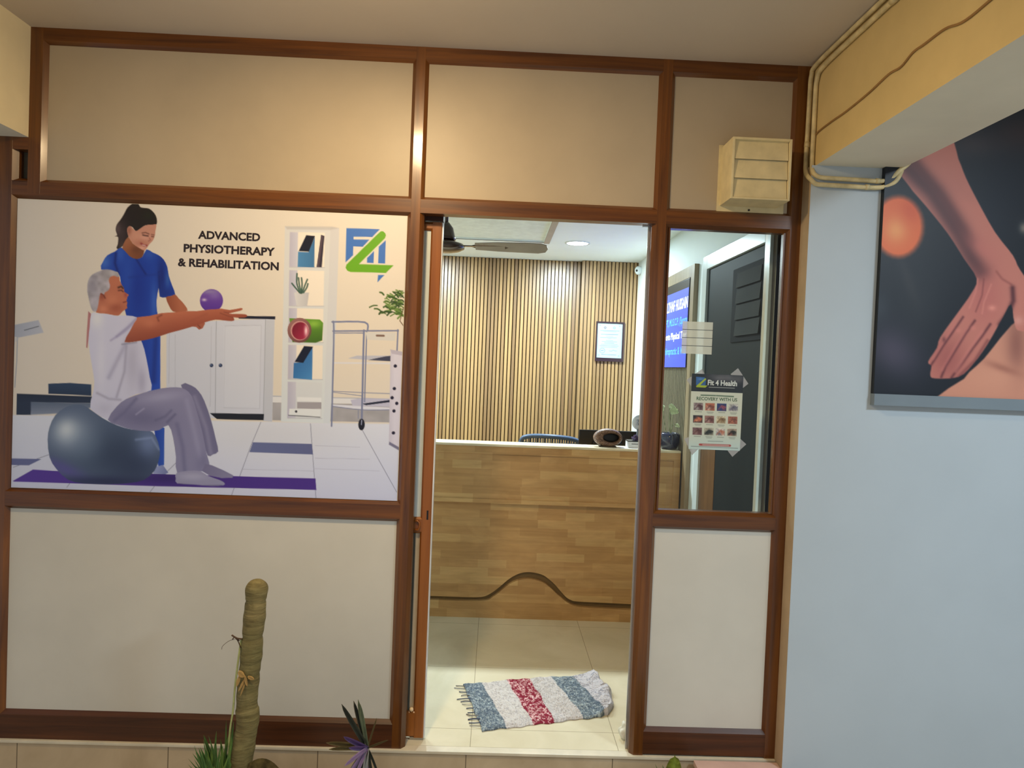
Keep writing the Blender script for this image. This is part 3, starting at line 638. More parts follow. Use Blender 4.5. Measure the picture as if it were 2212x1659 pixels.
# reaching arm of the seated man
P1.poly(A((640, 690), (700, 672), (770, 664), (830, 650), (900, 646), (960, 640), (1010, 640), (1070, 632), (1110, 630), (1136, 627), (1180, 634), (1236, 624), (1244, 630), (1232, 638), (1176, 652), (1215, 654), (1258, 656), (1268, 664), (1258, 672), (1222, 674), (1198, 672), (1203, 684), (1190, 691), (1150, 688), (1105, 684), (1050, 698), (1010, 712), (935, 735), (870, 752), (790, 778), (700, 796), (636, 798), (610, 760)), (188, 108, 76),
    [('g', a1(900, 650), a1(920, 750), (140, 66, 44), 0.85), (*a1(770, 700), 16, 10, (204, 124, 90), 0.6), ('l', A((815, 690), (808, 672), (830, 660)), 2, (126, 62, 42), 0.7), ('l', A((1130, 650), (1170, 665), (1195, 672)), 1.3, (130, 66, 48), 0.7), ('l', A((1150, 645), (1176, 650)), 1.3, (130, 66, 48), 0.7), ('l', A((1060, 655), (980, 690)), 3, (160, 84, 60), 0.5)], 1.2, 2)
# his face, hair
P1.poly(F3((290, 915), (400, 900), (412, 950), (440, 1008), (462, 1040), (466, 1080), (514, 1112), (500, 1136), (496, 1160), (488, 1180), (500, 1200), (492, 1235), (498, 1262), (450, 1296), (420, 1330), (390, 1348), (330, 1340), (240, 1322), (150, 1310), (150, 1180), (200, 1060)), (190, 112, 80),
    [('l', F3((400, 1032), (430, 1020), (450, 1040)), 2.2, (60, 34, 26), 0.9), ('l', F3((400, 1066), (430, 1062), (452, 1078)), 1.6, (96, 50, 36), 0.9), (*F3((480, 1115))[0], 4, 6, (160, 70, 66), 0.7), ('l', F3((455, 1198), (484, 1190)), 1.4, (120, 50, 44), 0.9), (*F3((330, 1180))[0], 12, 14, (214, 134, 96), 0.6),
     (*F3((215, 1130))[0], 6, 9, (150, 74, 52), 0.8), ('l', F3((196, 1100), (228, 1110), (250, 1150)), 1.6, (120, 56, 40), 0.9), (*F3((370, 1260))[0], 16, 10, (150, 74, 50), 0.6), (*F3((230, 1270))[0], 10, 8, (222, 142, 104), 0.6), (*F3((360, 970))[0], 12, 8, (196, 118, 84), 0.5)], 1.2, 2)
P1.poly(F3((205, 842), (245, 830), (300, 832), (355, 848), (392, 868), (404, 890), (396, 916), (345, 900), (305, 918), (292, 960), (306, 1010), (290, 1060), (250, 1086), (236, 1110), (204, 1092), (188, 1130), (176, 1210), (160, 1280), (142, 1304), (110, 1290), (84, 1230), (60, 1120), (50, 1060), (60, 960), (104, 890)), (172, 166, 168),
    [('n', 0.14, 5), (*F3((330, 870))[0], 12, 8, (196, 190, 186), 0.7), (*F3((110, 1000))[0], 10, 26, (140, 136, 144), 0.7), (*F3((150, 1180))[0], 10, 20, (190, 184, 190), 0.6), (*F3((260, 900))[0], 10, 10, (150, 144, 142), 0.6)], 2.2, 3)
P1.poly(A((455, 640), (470, 655), (470, 700), (458, 770), (450, 830), (444, 825), (448, 740)), (176, 110, 110), None, 1.5, 0, 0.9)
# shirt
P1.poly(A((470, 652), (500, 650), (560, 656), (600, 664), (652, 662), (704, 672), (690, 700), (668, 742), (640, 800), (705, 795), (730, 800), (752, 880), (770, 980), (778, 1046), (700, 1066), (640, 1100), (600, 1160), (575, 1200), (530, 1185), (465, 1140), (478, 1060), (486, 1000), (470, 900), (456, 800), (462, 720)), (208, 208, 222),
    [(*a1(500, 680), 14, 20, (232, 232, 226), 0.8), ('l', A((700, 680), (660, 720), (600, 770)), 3, (150, 146, 176), 0.7), ('l', A((690, 700), (640, 745), (570, 790)), 2.5, (166, 160, 190), 0.7), ('l', A((650, 800), (610, 880), (560, 980)), 5, (164, 162, 184), 0.6), (*a1(680, 900), 16, 60, (172, 170, 186), 0.6), (*a1(520, 900), 10, 60, (226, 226, 230), 0.5),
     ('l', A((650, 820), (640, 950), (600, 1080)), 3, (158, 156, 176), 0.6), (*a1(730, 1000), 10, 30, (160, 158, 180), 0.6), ('l', A((500, 1060), (560, 1090), (620, 1095)), 3, (158, 156, 176), 0.6), (*a1(540, 1140), 20, 14, (190, 190, 206), 0.7), ('l', A((628, 810), (700, 800)), 2, (130, 128, 150), 0.6)], 1.4, 2)
# exercise ball
P1.poly(A((246, 1300), (256, 1235), (285, 1175), (335, 1135), (385, 1120), (432, 1124), (470, 1148), (530, 1190), (600, 1225), (680, 1248), (760, 1250), (800, 1280), (822, 1350), (818, 1400), (795, 1460), (740, 1508), (660, 1524), (560, 1530), (430, 1526), (350, 1506), (290, 1450), (256, 1390)), (84, 100, 124),
    [(*a1(540, 1360), 100, 50, (44, 58, 82), 0.75), (*a1(360, 1270), 46, 40, (168, 182, 194), 0.9), (*a1(345, 1250), 20, 20, (214, 222, 218), 0.85), (*a1(440, 1330), 40, 40, (110, 130, 150), 0.5), (*a1(330, 1450), 50, 14, (92, 84, 150), 0.8, 25), (*a1(560, 1515), 130, 12, (36, 40, 76), 0.85), (*a1(760, 1330), 24, 34, (130, 150, 190), 0.75), (*a1(700, 1440), 60, 40, (40, 52, 80), 0.7), ('l', A((700, 1300), (780, 1290), (818, 1350)), 3, (140, 160, 196), 0.5)], 1.5, 2)
# trousers and feet
tr = (136, 134, 162)
P1.poly(A((930, 1018), (985, 1022), (1020, 1050), (1050, 1100), (1085, 1200), (1110, 1300), (1122, 1360), (1095, 1376), (1068, 1382), (1040, 1300), (990, 1180)), (112, 110, 140), [('l', A((1000, 1080), (1060, 1240), (1085, 1370)), 5, (146, 144, 170), 0.6)], 1.3, 2)
P1.poly(A((555, 1198), (600, 1130), (650, 1090), (740, 1058), (830, 1036), (905, 1030), (950, 1040), (985, 1075), (1010, 1150), (1040, 1260), (1062, 1370), (1078, 1452), (1010, 1464), (912, 1472), (905, 1390), (890, 1290), (866, 1225), (820, 1250), (760, 1256), (680, 1248), (610, 1226)), tr,
    [(*a1(830, 1080), 50, 12, (166, 164, 188), 0.7, -8), (*a1(730, 1190), 60, 22, (104, 102, 134), 0.7, 8), ('l', A((700, 1090), (640, 1160), (590, 1200)), 4, (110, 108, 140), 0.7), ('l', A((740, 1140), (700, 1170)), 2, (170, 168, 192), 0.6), ('l', A((900, 1170), (860, 1210)), 3, (100, 98, 130), 0.7), ('l', A((960, 1100), (1000, 1260), (1040, 1440)), 6, (156, 154, 180), 0.6),
     ('l', A((910, 1220), (940, 1340), (950, 1460)), 5, (112, 110, 142), 0.7), ('l', A((880, 1150), (850, 1180), (800, 1200)), 3, (96, 94, 126), 0.5), (*a1(1040, 1420), 12, 20, (110, 108, 140), 0.6)], 1.3, 2)
P1.poly(A((1040, 1462), (1056, 1424), (1090, 1432), (1150, 1458), (1200, 1484), (1196, 1496), (1140, 1498), (1080, 1486)), (120, 116, 146), [('g', a1(1050, 1430), a1(1190, 1490), (150, 148, 170), 0.5)])
P1.poly(A((908, 1472), (970, 1460), (1030, 1462), (1070, 1486), (1130, 1508), (1154, 1522), (1150, 1535), (1090, 1540), (1000, 1532), (912, 1526), (904, 1500)), (150, 148, 172), [(*a1(990, 1490), 30, 8, (178, 176, 194), 0.7), ('l', A((920, 1528), (1040, 1538), (1140, 1536)), 1.5, (90, 84, 120), 0.7)], 1.2, 2)
# logo
lb = (66, 116, 186); hl = (246, 238, 220)
P1.poly(F2((1652, 90), (1958, 100), (1888, 172), (1718, 168), (1718, 192), (1862, 196), (1803, 260), (1716, 257), (1715, 336), (1645, 405)), lb, None, .8)
P1.poly(F2((1905, 300), (1901, 411), (1842, 408), (1843, 362)), lb, None, .8); P1.poly(F2((2014, 200), (2009, 413), (1945, 411), (1950, 258)), lb, None, .8); P1.poly(F2((1944, 519), (2002, 520), (1940, 586)), lb, None, .8)
gp = F2((1952, 130), (1968, 119), (1988, 119), (2010, 138), (2013, 160), (2004, 184), (1768, 419), (2085, 431), (2016, 501), (1690, 491), (1662, 480), (1647, 455), (1652, 425))
P1.poly(gp, (104, 168, 28), None, .8)
poster = thing('wall_poster', (-1.14, 0.016, pz0), 'large clinic poster of a therapist in blue guiding a seated man in the left bay', 'poster')
M['print'] = vcol_mat('poster_print', 0.38, 0.45)
PY = D - 0.0045
P1.sheet('poster_print', lambda u, v: (px0 + u*(px1-px0), np.full_like(u, PY), pz1 - v*(pz1-pz0)), M['print'], poster)
obj('poster_backing', B(px0, px1, PY+0.0008, D-0.0025, pz0, pz1), M['laminate_low'], poster)
def wall_txt(Pm, x0, x1, z0, z1, y):
    """lines given in picture coordinates: (text, left, right, centre y, cap height)"""
    def conv(lines, bold, m, name, parent):
        L = []
        for s, l, r, yc, hh in lines:
            (u0, v0), (u1, v1) = Pm.T([(l, yc), (r, yc)]); (_, vt), (_, vb) = Pm.T([((l+r)/2, yc-hh/2), ((l+r)/2, yc+hh/2)])
            L.append((s, (u0+u1)/2, -vb, u1-u0, vb-vt, 0))
        sc = (z1-z0)
        for l_ in L: obj(name, text_bm([l_], lambda a, b2: (x0 + a*sc, y, z1 + b2*sc), bold), m, parent)
    return conv
ink = plain('dark_ink', rgb(38, 30, 38), 0.4, 0.4, 0.0)
f2c = lambda l, r, y0, y1: (l/4.254+360, r/4.254+360, (y0+y1)/2/4.254+470, (y1-y0)/4.254)
wall_txt(P1, px0, px1, pz0, pz1, PY-0.0006)([('ADVANCED',) + f2c(292, 862, 127, 196), ('PHYSIOTHERAPY',) + f2c(160, 998, 254, 324), ('& REHABILITATION',) + f2c(108, 1034, 385, 455)], 0.036, ink, 'lettering', poster)

# ------------------------------------------------------------------ massage picture on the grey wall
def G(*p): return [(x/2.552+1850, y/2.552+250) for x, y in p]
def g1(x, y): return G((x, y))[0]
mx0, mx1, mz0, mz1 = 1.492, 2.85, 1.524, 2.75
P2 = Print([(1921.7, 172.6), (2655, 210), (2612, 879), (1886.3, 850)], 420, 380, (19, 27, 38), (mx1-mx0)/(mz1-mz0))
P2.poly([(1800, 100), (2700, 100), (2700, 950), (1800, 950)], (19, 27, 38), [(*g1(330, 1050), 60, 90, (40, 46, 54), 0.8), (*g1(200, 1300), 70, 50, (74, 70, 88), 0.9, 40), (*g1(120, 1060), 25, 35, (50, 58, 68), 0.8), (*g1(640, 160), 60, 30, (60, 52, 56), 0.8),
    (*g1(780, 420), 70, 60, (14, 24, 38), 0.9), (*g1(920, 620), 10, 12, (150, 140, 126), 0.8), (*g1(700, 620), 50, 60, (22, 32, 46), 0.8), (*g1(280, 900), 12, 60, (58, 58, 62), 0.5, -20), (*g1(900, 100), 60, 40, (60, 40, 40), 0.6)], 1)
P2.oval(*g1(228, 612), 54, 66, (226, 110, 62), [(*g1(215, 630), 24, 28, (240, 160, 96), 0.9), (*g1(300, 520), 24, 30, (206, 84, 50), 0.6)], 14)
# body lying below
P2.poly(G((590, 1450), (700, 1340), (830, 1180), (920, 1120), (1300, 1000), (2400, 900), (2400, 1600), (560, 1600)), (206, 142, 118), [(*g1(880, 1260), 22, 70, (140, 88, 78), 0.8), (*g1(760, 1440), 60, 30, (214, 150, 124), 0.7), (*g1(800, 1390), 40, 8, (150, 92, 78), 0.6, 20)], 3, 3)
P2.poly(G((240, 270), (500, 130), (560, 240), (600, 340), (660, 460), (760, 640), (860, 770), (900, 850), (1000, 960), (1200, 1000), (1200, 1180), (920, 1190), (870, 1150), (850, 1040), (800, 1120), (720, 1260), (640, 1370), (560, 1440), (430, 1448), (404, 1430), (410, 1380), (392, 1356), (440, 1280), (460, 1220), (560, 1080), (630, 980), (660, 900), (590, 790), (500, 650), (380, 500), (280, 380)), (196, 122, 108),
    [('l', G((200, 200), (420, 430), (560, 640), (640, 790), (680, 860)), 22, (84, 52, 56), 0.95), ('l', G((300, 240), (480, 470), (620, 700)), 14, (100, 60, 62), 0.8), (*g1(700, 1000), 40, 60, (186, 104, 98), 0.7), (*g1(690, 730), 40, 20, (196, 116, 106), 0.7, 40), (*g1(745, 1060), 8, 6, (232, 150, 134), 0.8),
     (*g1(500, 1340), 40, 50, (150, 78, 78), 0.6), ('l', G((735, 1150), (690, 1215), (640, 1280), (580, 1365), (520, 1445)), 3.2, (96, 48, 54), 0.8), ('l', G((650, 1130), (600, 1200), (545, 1290), (490, 1380), (465, 1440)), 3.0, (96, 48, 54), 0.8), ('l', G((585, 1110), (530, 1190), (475, 1270), (425, 1350), (405, 1380)), 2.8, (100, 50, 56), 0.8),
     ('l', G((690, 1190), (620, 1290), (545, 1410)), 4, (208, 126, 116), 0.55), ('l', G((610, 1170), (540, 1280), (470, 1400)), 3.6, (200, 118, 110), 0.5), ('l', G((540, 1150), (480, 1240), (420, 1340)), 3, (200, 118, 110), 0.5), ('l', G((665, 900), (655, 970), (620, 1060)), 2.5, (214, 132, 120), 0.6), ('l', G((700, 900), (690, 990), (655, 1080)), 2.0, (128, 66, 66), 0.6), ('l', G((740, 930), (700, 1030), (690, 1090)), 2.2, (216, 136, 122), 0.6), ('l', G((770, 860), (800, 900), (850, 930)), 3, (140, 74, 70), 0.5),
     (*g1(560, 1185), 6, 5, (214, 130, 118), 0.6), (*g1(640, 1170), 6, 5, (214, 130, 118), 0.6), (*g1(480, 1235), 4, 6, (90, 46, 52), 0.6), ('l', G((858, 950), (862, 1020), (835, 1090), (790, 1150)), 6, (80, 40, 48), 0.85), (*g1(890, 1130), 12, 10, (222, 156, 142), 0.7), ('l', G((720, 1240), (650, 1350), (560, 1440)), 4, (120, 60, 62), 0.6)], 3, 3)
pic = thing('wall_picture', (1.9, -0.09, mz0), 'large dark picture of hands massaging a back on the grey wall', 'picture')
P2.sheet('picture_print', lambda u, v: (mx0 + u*(mx1-mx0), np.full_like(u, -0.0985), mz1 - v*(mz1-mz0)), vcol_mat('picture_print', 0.45, 0.4), pic)
obj('picture_board', B(mx0, mx1, -0.098, -0.0752, mz0, mz1), M['black'], pic)
obj('picture_ledge', B(mx0, mx1, -0.105, -0.0752, mz0-0.045, mz0), plain('grey_ledge_strip', rgb(122, 134, 142), 0.6, 0.3, 0.03, 4), pic, 'blue-grey strip along the lower edge')

# ------------------------------------------------------------------ flyer taped inside the right window
def K(*p): return [(x/7.542+1420, y/7.54+780) for x, y in p]
def k1(x, y): return K((x, y))[0]
fx0, fx1, fz0, fz1 = ex(0.800), ex(1.012), ez(1.266), ez(1.575)
P3 = Print([(1496.5, 808), (1609, 811), (1604, 973.5), (1489.5, 971)], 176, 250, (226, 222, 204), (fx1-fx0)/(fz1-fz0))
P3.poly([(1400, 700), (1700, 700), (1700, 1100), (1400, 1100)], (222, 220, 202), [('g', (1540, 930), (1540, 975), (200, 220, 220), 0.9)], 1)
P3.poly(K((540, 190), (1440, 200), (1440, 518), (540, 494)), (34, 38, 44), [(*k1(1100, 270), 30, 10, (130, 124, 130), 0.8), (*k1(1350, 300), 12, 8, (110, 104, 108), 0.7), ('n', 0.15, 14)], .8)
P3.poly(K((645, 262), (780, 270), (810, 290), (800, 400), (690, 400), (645, 395)), (56, 104, 168), [(*k1(720, 300), 6, 2, (130, 170, 210), 0.6), (*k1(740, 350), 5, 4, (30, 60, 110), 0.6)], .8)
P3.poly(K((795, 285), (815, 300), (715, 398), (835, 402), (800, 436), (650, 430), (645, 412)), (176, 190, 50), None, .8)
P3.line(K((860, 428), (1280, 438)), 1.6, (170, 170, 168)); P3.line(K((730, 558), (965, 562)), 2.6, (96, 118, 96)); P3.line(K((985, 562), (1265, 574)), 2.6, (96, 118, 96))
tiles = [[(150, 130, 130), (80, 40, 46), (220, 214, 206)], [(190, 110, 84), (130, 70, 60), (214, 190, 180)], [(38, 56, 116), (170, 80, 90), (38, 56, 116)], [(214, 206, 196), (96, 92, 110), (120, 112, 124)],
         [(40, 34, 44), (214, 116, 80), (230, 150, 110)], [(160, 116, 108), (90, 50, 48), (190, 150, 140)], [(216, 200, 170), (120, 86, 54), (200, 170, 130)], [(172, 104, 84), (130, 74, 60), (196, 120, 90)],
         [(130, 96, 98), (90, 50, 48), (170, 130, 124)], [(190, 180, 160), (26, 30, 28), (26, 30, 28)], [(222, 214, 208), (190, 110, 80), (110, 104, 120)], [(196, 170, 150), (16, 20, 18), (130, 60, 50)]]
for r in range(3):
    for c in range(4):
        x = 608 + 196*c - 8*r - c*2; y = 680 + 200*r + 4*c + (4 if r else 0); t = tiles[r*4+c]
        P3.poly(K((x, y), (x+156, y+3), (x+154, y+124), (x-3, y+120)), t[0], [(*k1(x+100, y+70), 7, 5, t[1], 0.95, 30), (*k1(x+50, y+85), 5, 4, t[2], 0.9), ('l', K((x+20, y+100), (x+80, y+40), (x+140, y+60)), 1.6, t[1], 0.7), ('n', 0.2, 3)], 1)
        P3.line(K((x+26, y+146), (x+132, y+149)), 1.1, (120, 122, 116), 0.8)
        if (r+c) % 2: P3.line(K((x+40, y+166), (x+120, y+169)), 1.0, (130, 132, 126), 0.7)
P3.line(K((850, 1306), (1100, 1310)), 1.0, (120, 130, 130)); P3.line(K((715, 1366), (1220, 1376)), 4.6, (178, 74, 70)); P3.line(K((760, 1368), (1200, 1376)), 1.4, (232, 214, 208)); P3.line(K((570, 1396), (1350, 1418)), 1.0, (110, 120, 120))
fly = thing('taped_flyer', (0.91, D, fz0), 'printed clinic flyer taped to the inside of the right window', 'flyer')
FY = D + 0.0125
P3.sheet('flyer_print', lambda u, v: (fx0 + u*(fx1-fx0), np.full_like(u, FY), fz1 - v*(fz1-fz0)), M['print'], fly)
obj('flyer_paper', B(fx0, fx1, FY+0.0003, FY+0.0008, fz0, fz1), M['laminate_low'], fly)
kc = lambda l, r, y0, y1: (l/7.542+1420, r/7.542+1420, (y0+y1)/2/7.54+780, (y1-y0)/7.54)
wt = wall_txt(P3, fx0, fx1, fz0, fz1, FY-0.0004)
wt([('Fit 4 Health',) + kc(838, 1322, 316, 398)], 0.03, plain('white_ink', rgb(226, 226, 222), 0.4), 'heading', fly)
wt([('RECOVERY WITH US',) + kc(654, 1328, 592, 644)], 0.02, plain('green_ink', rgb(74, 104, 74), 0.4), 'subheading', fly)
tape_m = film_mat('clear_tape', rgb(196, 190, 190), 0.62)
for q in ([(490, 315), (745, 138), (790, 222), (565, 415)], [(1215, 215), (1335, 118), (1510, 365), (1420, 435)], [(455, 1272), (520, 1245), (690, 1440), (585, 1545)], [(1395, 1262), (1495, 1350), (1265, 1562), (1185, 1462)]):
    t = P3.T(K(*q)); s_ = fz1-fz0; bm = bmesh.new()
    pts = [(fx0 + a*s_, fz1 - b2*s_) for a, b2 in t]
    prism(bm, pts, 1, FY+0.0010, FY+0.0013); obj('tape', bm, tape_m, fly)
# mirrored vent, modelled as a ruled notice film on the same pane
nf = thing('window_reflection', (0.81, D, ez(1.651)), 'vent reflection built as a pale ruled sheet on the right window above the flyer', 'reflection')
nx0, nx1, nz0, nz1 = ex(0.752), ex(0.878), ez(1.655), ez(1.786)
obj('pale_sheet', B(nx0, nx1, D+0.0116, D+0.0119, nz0, nz1), film_mat('milky_reflection', rgb(240, 236, 222), 0.6), nf)
bm = bmesh.new()
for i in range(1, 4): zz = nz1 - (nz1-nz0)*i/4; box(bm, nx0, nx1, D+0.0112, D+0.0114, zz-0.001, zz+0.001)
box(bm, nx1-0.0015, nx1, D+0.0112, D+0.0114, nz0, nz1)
obj('reflected_slat_line', bm, plain('dark_reflection_line', rgb(46, 46, 48), 0.5), nf)
# ------------------------------------------------------------------ fittings outside
# ventilation cowl
vc = thing('vent_cowl', (0.99, 0.0, 2.27), 'cream box cowl with three flaps on the top right panel', 'vent')
vm = plain('aged_cream_plastic', rgb(222, 206, 160), 0.5, 0.4, 0.06, 14)
V0, V1, W0, W1, VF = 0.880, 1.112, 2.258, 2.495, -0.118
bm = bmesh.new()
def quadbox(bm, x0, x1, z0, z1, ya, X0, X1, Z0, Z1, yb):
    a = [bm.verts.new(v) for v in ((x0, ya, z0), (x1, ya, z0), (x1, ya, z1), (x0, ya, z1))]
    b = [bm.verts.new(v) for v in ((X0, yb, Z0), (X1, yb, Z0), (X1, yb, Z1), (X0, yb, Z1))]
    bm.faces.new(a); bm.faces.new(b[::-1])
    for i in range(4): bm.faces.new([a[i], b[i], b[(i+1) % 4], a[(i+1) % 4]])
for q in ((V0, V0+0.009, W0, W1), (V1-0.009, V1, W0, W1), (V0+0.009, V1-0.009, W1-0.009, W1), (V0+0.009, V1-0.009, W0, W0+0.007)):
    box(bm, q[0], q[1], VF, D-0.002, q[2], q[3], bev=0.0015)
bmesh.ops.recalc_face_normals(bm, faces=bm.faces)
obj('housing', bm, vm, vc)
for i in range(3):
    z0 = W0 + 0.008 + i*0.0735; bm = bmesh.new()
    prism(bm, [(VF+0.004, z0), (VF+0.007, z0), (VF+0.017, z0+0.0745), (VF+0.014, z0+0.0745)], 0, V0+0.011, V1-0.011)
    obj('flap', bm, vm, vc)
obj('back_plate', B(V0-0.012, V1+0.03, D-0.006, D-0.002, W0-0.022, W1+0.008, bev=0.001), vm, vc)
bm = bmesh.new(); lathe(bm, [(0, 0), (0.004, 0), (0.004, 0.003), (0, 0.003)], (0, 0), 10)
bmesh.ops.rotate(bm, verts=bm.verts, cent=(0, 0, 0), matrix=Matrix.Rotation(PI/2, 3, 'X')); bmesh.ops.translate(bm, verts=bm.verts, vec=(1.0, D-0.006, W0-0.012))
obj('screw', bm, M['black'], vc)
# two conduits bending round the beam
cm = plain('cream_conduit_paint', rgb(214, 196, 148), 0.5, 0.4, 0.12, 20)
def conduit(pts, r, label, joints):
    P = smooth_path(pts, 6); bm = bmesh.new(); tube(bm, P, r, 12)
    for j in joints: tube(bm, [Vector(j[0]), Vector(j[1])], r*1.22, 12)
    o = obj('conduit_pipe', bm, cm, None, loc=pts[0]); return tagit(o, label, 'pipe')
r = 0.0088
conduit([(1.2165, -2.6, 2.818), (1.2165, -1.2, 2.818), (1.2165, -0.35, 2.817), (1.2165, -0.06, 2.812), (1.2145, -0.022, 2.785), (1.2135, -0.018, 2.72), (1.2125, -0.018, 2.6), (1.2105, -0.018, 2.44), (1.2015, -0.05, 2.385), (1.204, -0.087, 2.353), (1.225, -0.089, 2.336), (1.26, -0.089, 2.334), (1.36, -0.089, 2.333), (1.46, -0.089, 2.332), (1.51, -0.092, 2.342), (1.543, -0.095, 2.368), (1.566, -0.093, 2.43), (1.574, -0.09, 2.5), (1.574, -0.09, 2.7)], r,
        'outer cream conduit bending round the pillar top and beam', [((1.2125, -0.018, 2.52), (1.2120, -0.018, 2.50)), ((1.42, -0.089, 2.3325), (1.435, -0.089, 2.3325))])
conduit([(1.2175, -2.6, 2.785), (1.2175, -1.2, 2.785), (1.2175, -0.40, 2.784), (1.2175, -0.12, 2.779), (1.2175, -0.068, 2.75), (1.2175, -0.060, 2.69), (1.2175, -0.060, 2.55), (1.2170, -0.060, 2.43), (1.217, -0.075, 2.385), (1.230, -0.088, 2.366), (1.255, -0.089, 2.361), (1.30, -0.089, 2.360), (1.40, -0.089, 2.359), (1.48, -0.089, 2.358), (1.52, -0.090, 2.371), (1.545, -0.098, 2.398), (1.588, -0.099, 2.44), (1.595, -0.099, 2.52), (1.595, -0.099, 2.7)], r,
        'inner cream conduit running just below the other against the beam', [((1.2175, -0.58, 2.7845), (1.2175, -0.61, 2.7845)), ((1.46, -0.089, 2.3585), (1.475, -0.089, 2.3585))])
P = smooth_path([(1.2245, -0.045, 2.515), (1.2245, -0.074, 2.538), (1.2245, -0.19, 2.542), (1.2245, -0.301, 2.540), (1.2245, -0.455, 2.547), (1.2245, -0.57, 2.560), (1.2245, -0.64, 2.555), (1.2245, -0.70, 2.572), (1.2245, -0.757, 2.571), (1.2245, -0.852, 2.570), (1.2245, -0.94, 2.551), (1.2245, -1.1, 2.56), (1.2245, -1.5, 2.57), (1.2245, -2.4, 2.56)], 6)
bm = bmesh.new(); tube(bm, P, 0.0035, 8)
tagit(obj('stuck_cable', bm, plain('brown_painted_cable', rgb(150, 112, 62), 0.6), None, loc=(1.2245, -0.5, 2.55)), 'thin brown painted-over cable along the cream beam side', 'cable')
# porch lamp and bay lamp fixtures (out of frame, they carry the light)
for (x, y, c, nm, lb) in ((-0.45, -1.0, (1.0, 0.78, 0.45, 1), 'unseen_porch_lamp', 'out-of-frame round warm ceiling lamp on the porch ceiling in front of the door'), (2.5, -1.9, (0.8, 0.9, 1.0, 1), 'unseen_bay_lamp', 'out-of-frame large round cool ceiling lamp in the bay right of the beam')):
    R_ = 0.085 if nm == 'unseen_porch_lamp' else 0.26
    t = thing(nm, (x, y, H), lb, 'lamp')
    bm = bmesh.new(); lathe(bm, [(0, H), (R_+0.012, H), (R_+0.016, H-0.04), (R_+0.002, H-0.052), (R_, H-0.046), (0, H-0.046)], (x, y), 40); obj('lamp_housing', bm, M['white_gloss'], t)
    bm = bmesh.new(); lathe(bm, [(0, H-0.0475), (R_-0.002, H-0.0475), (R_-0.002, H-0.049), (0, H-0.049)], (x, y), 40); obj('diffuser', bm, emit_mat(nm + '_diffuser', c, 6.0), t)

# ------------------------------------------------------------------ inside: lights, fan
for i, (x, y) in enumerate(DOWN):
    t = thing('downlight', (x, y, ZC), ['round recessed downlight glowing above the counter, nearest the right wall', 'round recessed downlight hidden behind the left bay', 'round recessed downlight furthest left inside'][i], 'light', 'recessed ceiling downlights')
    bm = bmesh.new(); lathe(bm, [(0.078, ZC), (0.093, ZC), (0.095, ZC-0.003), (0.090, ZC-0.006), (0.080, ZC-0.005)], (x, y), 40); obj('bezel', bm, M['white_gloss'], t)
    bm = bmesh.new(); lathe(bm, [(0, ZC-0.003), (0.079, ZC-0.003), (0.079, ZC-0.001), (0, ZC-0.001)], (x, y), 40); obj('diffuser', bm, emit_mat('downlight_diffuser', (0.92, 0.98, 1, 1), 14.0), t)
fx, fy, fz = -0.315, 1.20, 2.245
fan = thing('ceiling_fan', (fx, fy, ZC), 'dark brown ceiling fan hanging from the inner ceiling panel', 'fan')
fm = plain('brown_enamel', rgb(58, 38, 30), 0.22, 0.5, 0.05, coat=0.4)
bm = bmesh.new(); tube(bm, [(fx, fy, 2.37), (fx, fy, ZC)], 0.0105, 16); obj('down_rod', bm, fm, fan)
bm = bmesh.new(); lathe(bm, [(0.012, 2.386), (0.022, 2.376), (0.040, 2.352), (0.052, 2.305), (0.058, 2.287), (0.052, 2.284), (0, 2.284)], (fx, fy), 36); obj('canopy', bm, fm, fan)
bm = bmesh.new(); lathe(bm, [(0, 2.285), (0.045, 2.285), (0.066, 2.272), (0.100, 2.262), (0.110, 2.250), (0.108, 2.236), (0.080, 2.222), (0.04, 2.213), (0, 2.212)], (fx, fy), 40); obj('motor', bm, fm, fan)
bld = plain('taupe_blade', rgb(150, 142, 130), 0.4, 0.4, 0.05)
for k in range(3):
    a = math.radians(-3 + 120*k); ca, sa = math.cos(a), math.sin(a)
    def W(u, v, z): return (fx + u*ca - v*sa, fy + u*sa + v*ca, z)
    out = [(0.17, -0.040), (0.30, -0.056), (0.45, -0.062), (0.545, -0.060), (0.578, -0.040), (0.585, 0.0), (0.572, 0.040), (0.53, 0.056), (0.30, 0.048), (0.17, 0.036)]
    bm = bmesh.new(); rows = []
    for zz in (0.0, -0.004): rows.append([bm.verts.new(W(u, v, 2.2485 + 0.006 - v*0.30 + zz)) for u, v in out])
    bm.faces.new(rows[0]); bm.faces.new(rows[1][::-1])
    for i in range(len(out)): j = (i+1) % len(out); bm.faces.new([rows[0][i], rows[1][i], rows[1][j], rows[0][j]])
    bmesh.ops.recalc_face_normals(bm, faces=bm.faces)
    bo = obj('blade', bm, bld, fan)
    bm = bmesh.new(); vs = []
    for zz in (2.2555, 2.2505): vs.append([bm.verts.new(W(u, v, zz - (v*0.30 if u > 0.15 else 0))) for u, v in ((0.095, -0.016), (0.15, -0.013), (0.19, -0.03), (0.34, -0.016), (0.36, 0), (0.34, 0.016), (0.19, 0.03), (0.15, 0.013), (0.095, 0.016))])
    bm.faces.new(vs[0]); bm.faces.new(vs[1][::-1])
    for i in range(9): j = (i+1) % 9; bm.faces.new([vs[0][i], vs[1][i], vs[1][j], vs[0][j]])
    bmesh.ops.recalc_face_normals(bm, faces=bm.faces)
    obj('blade_iron', bm, fm, bo)

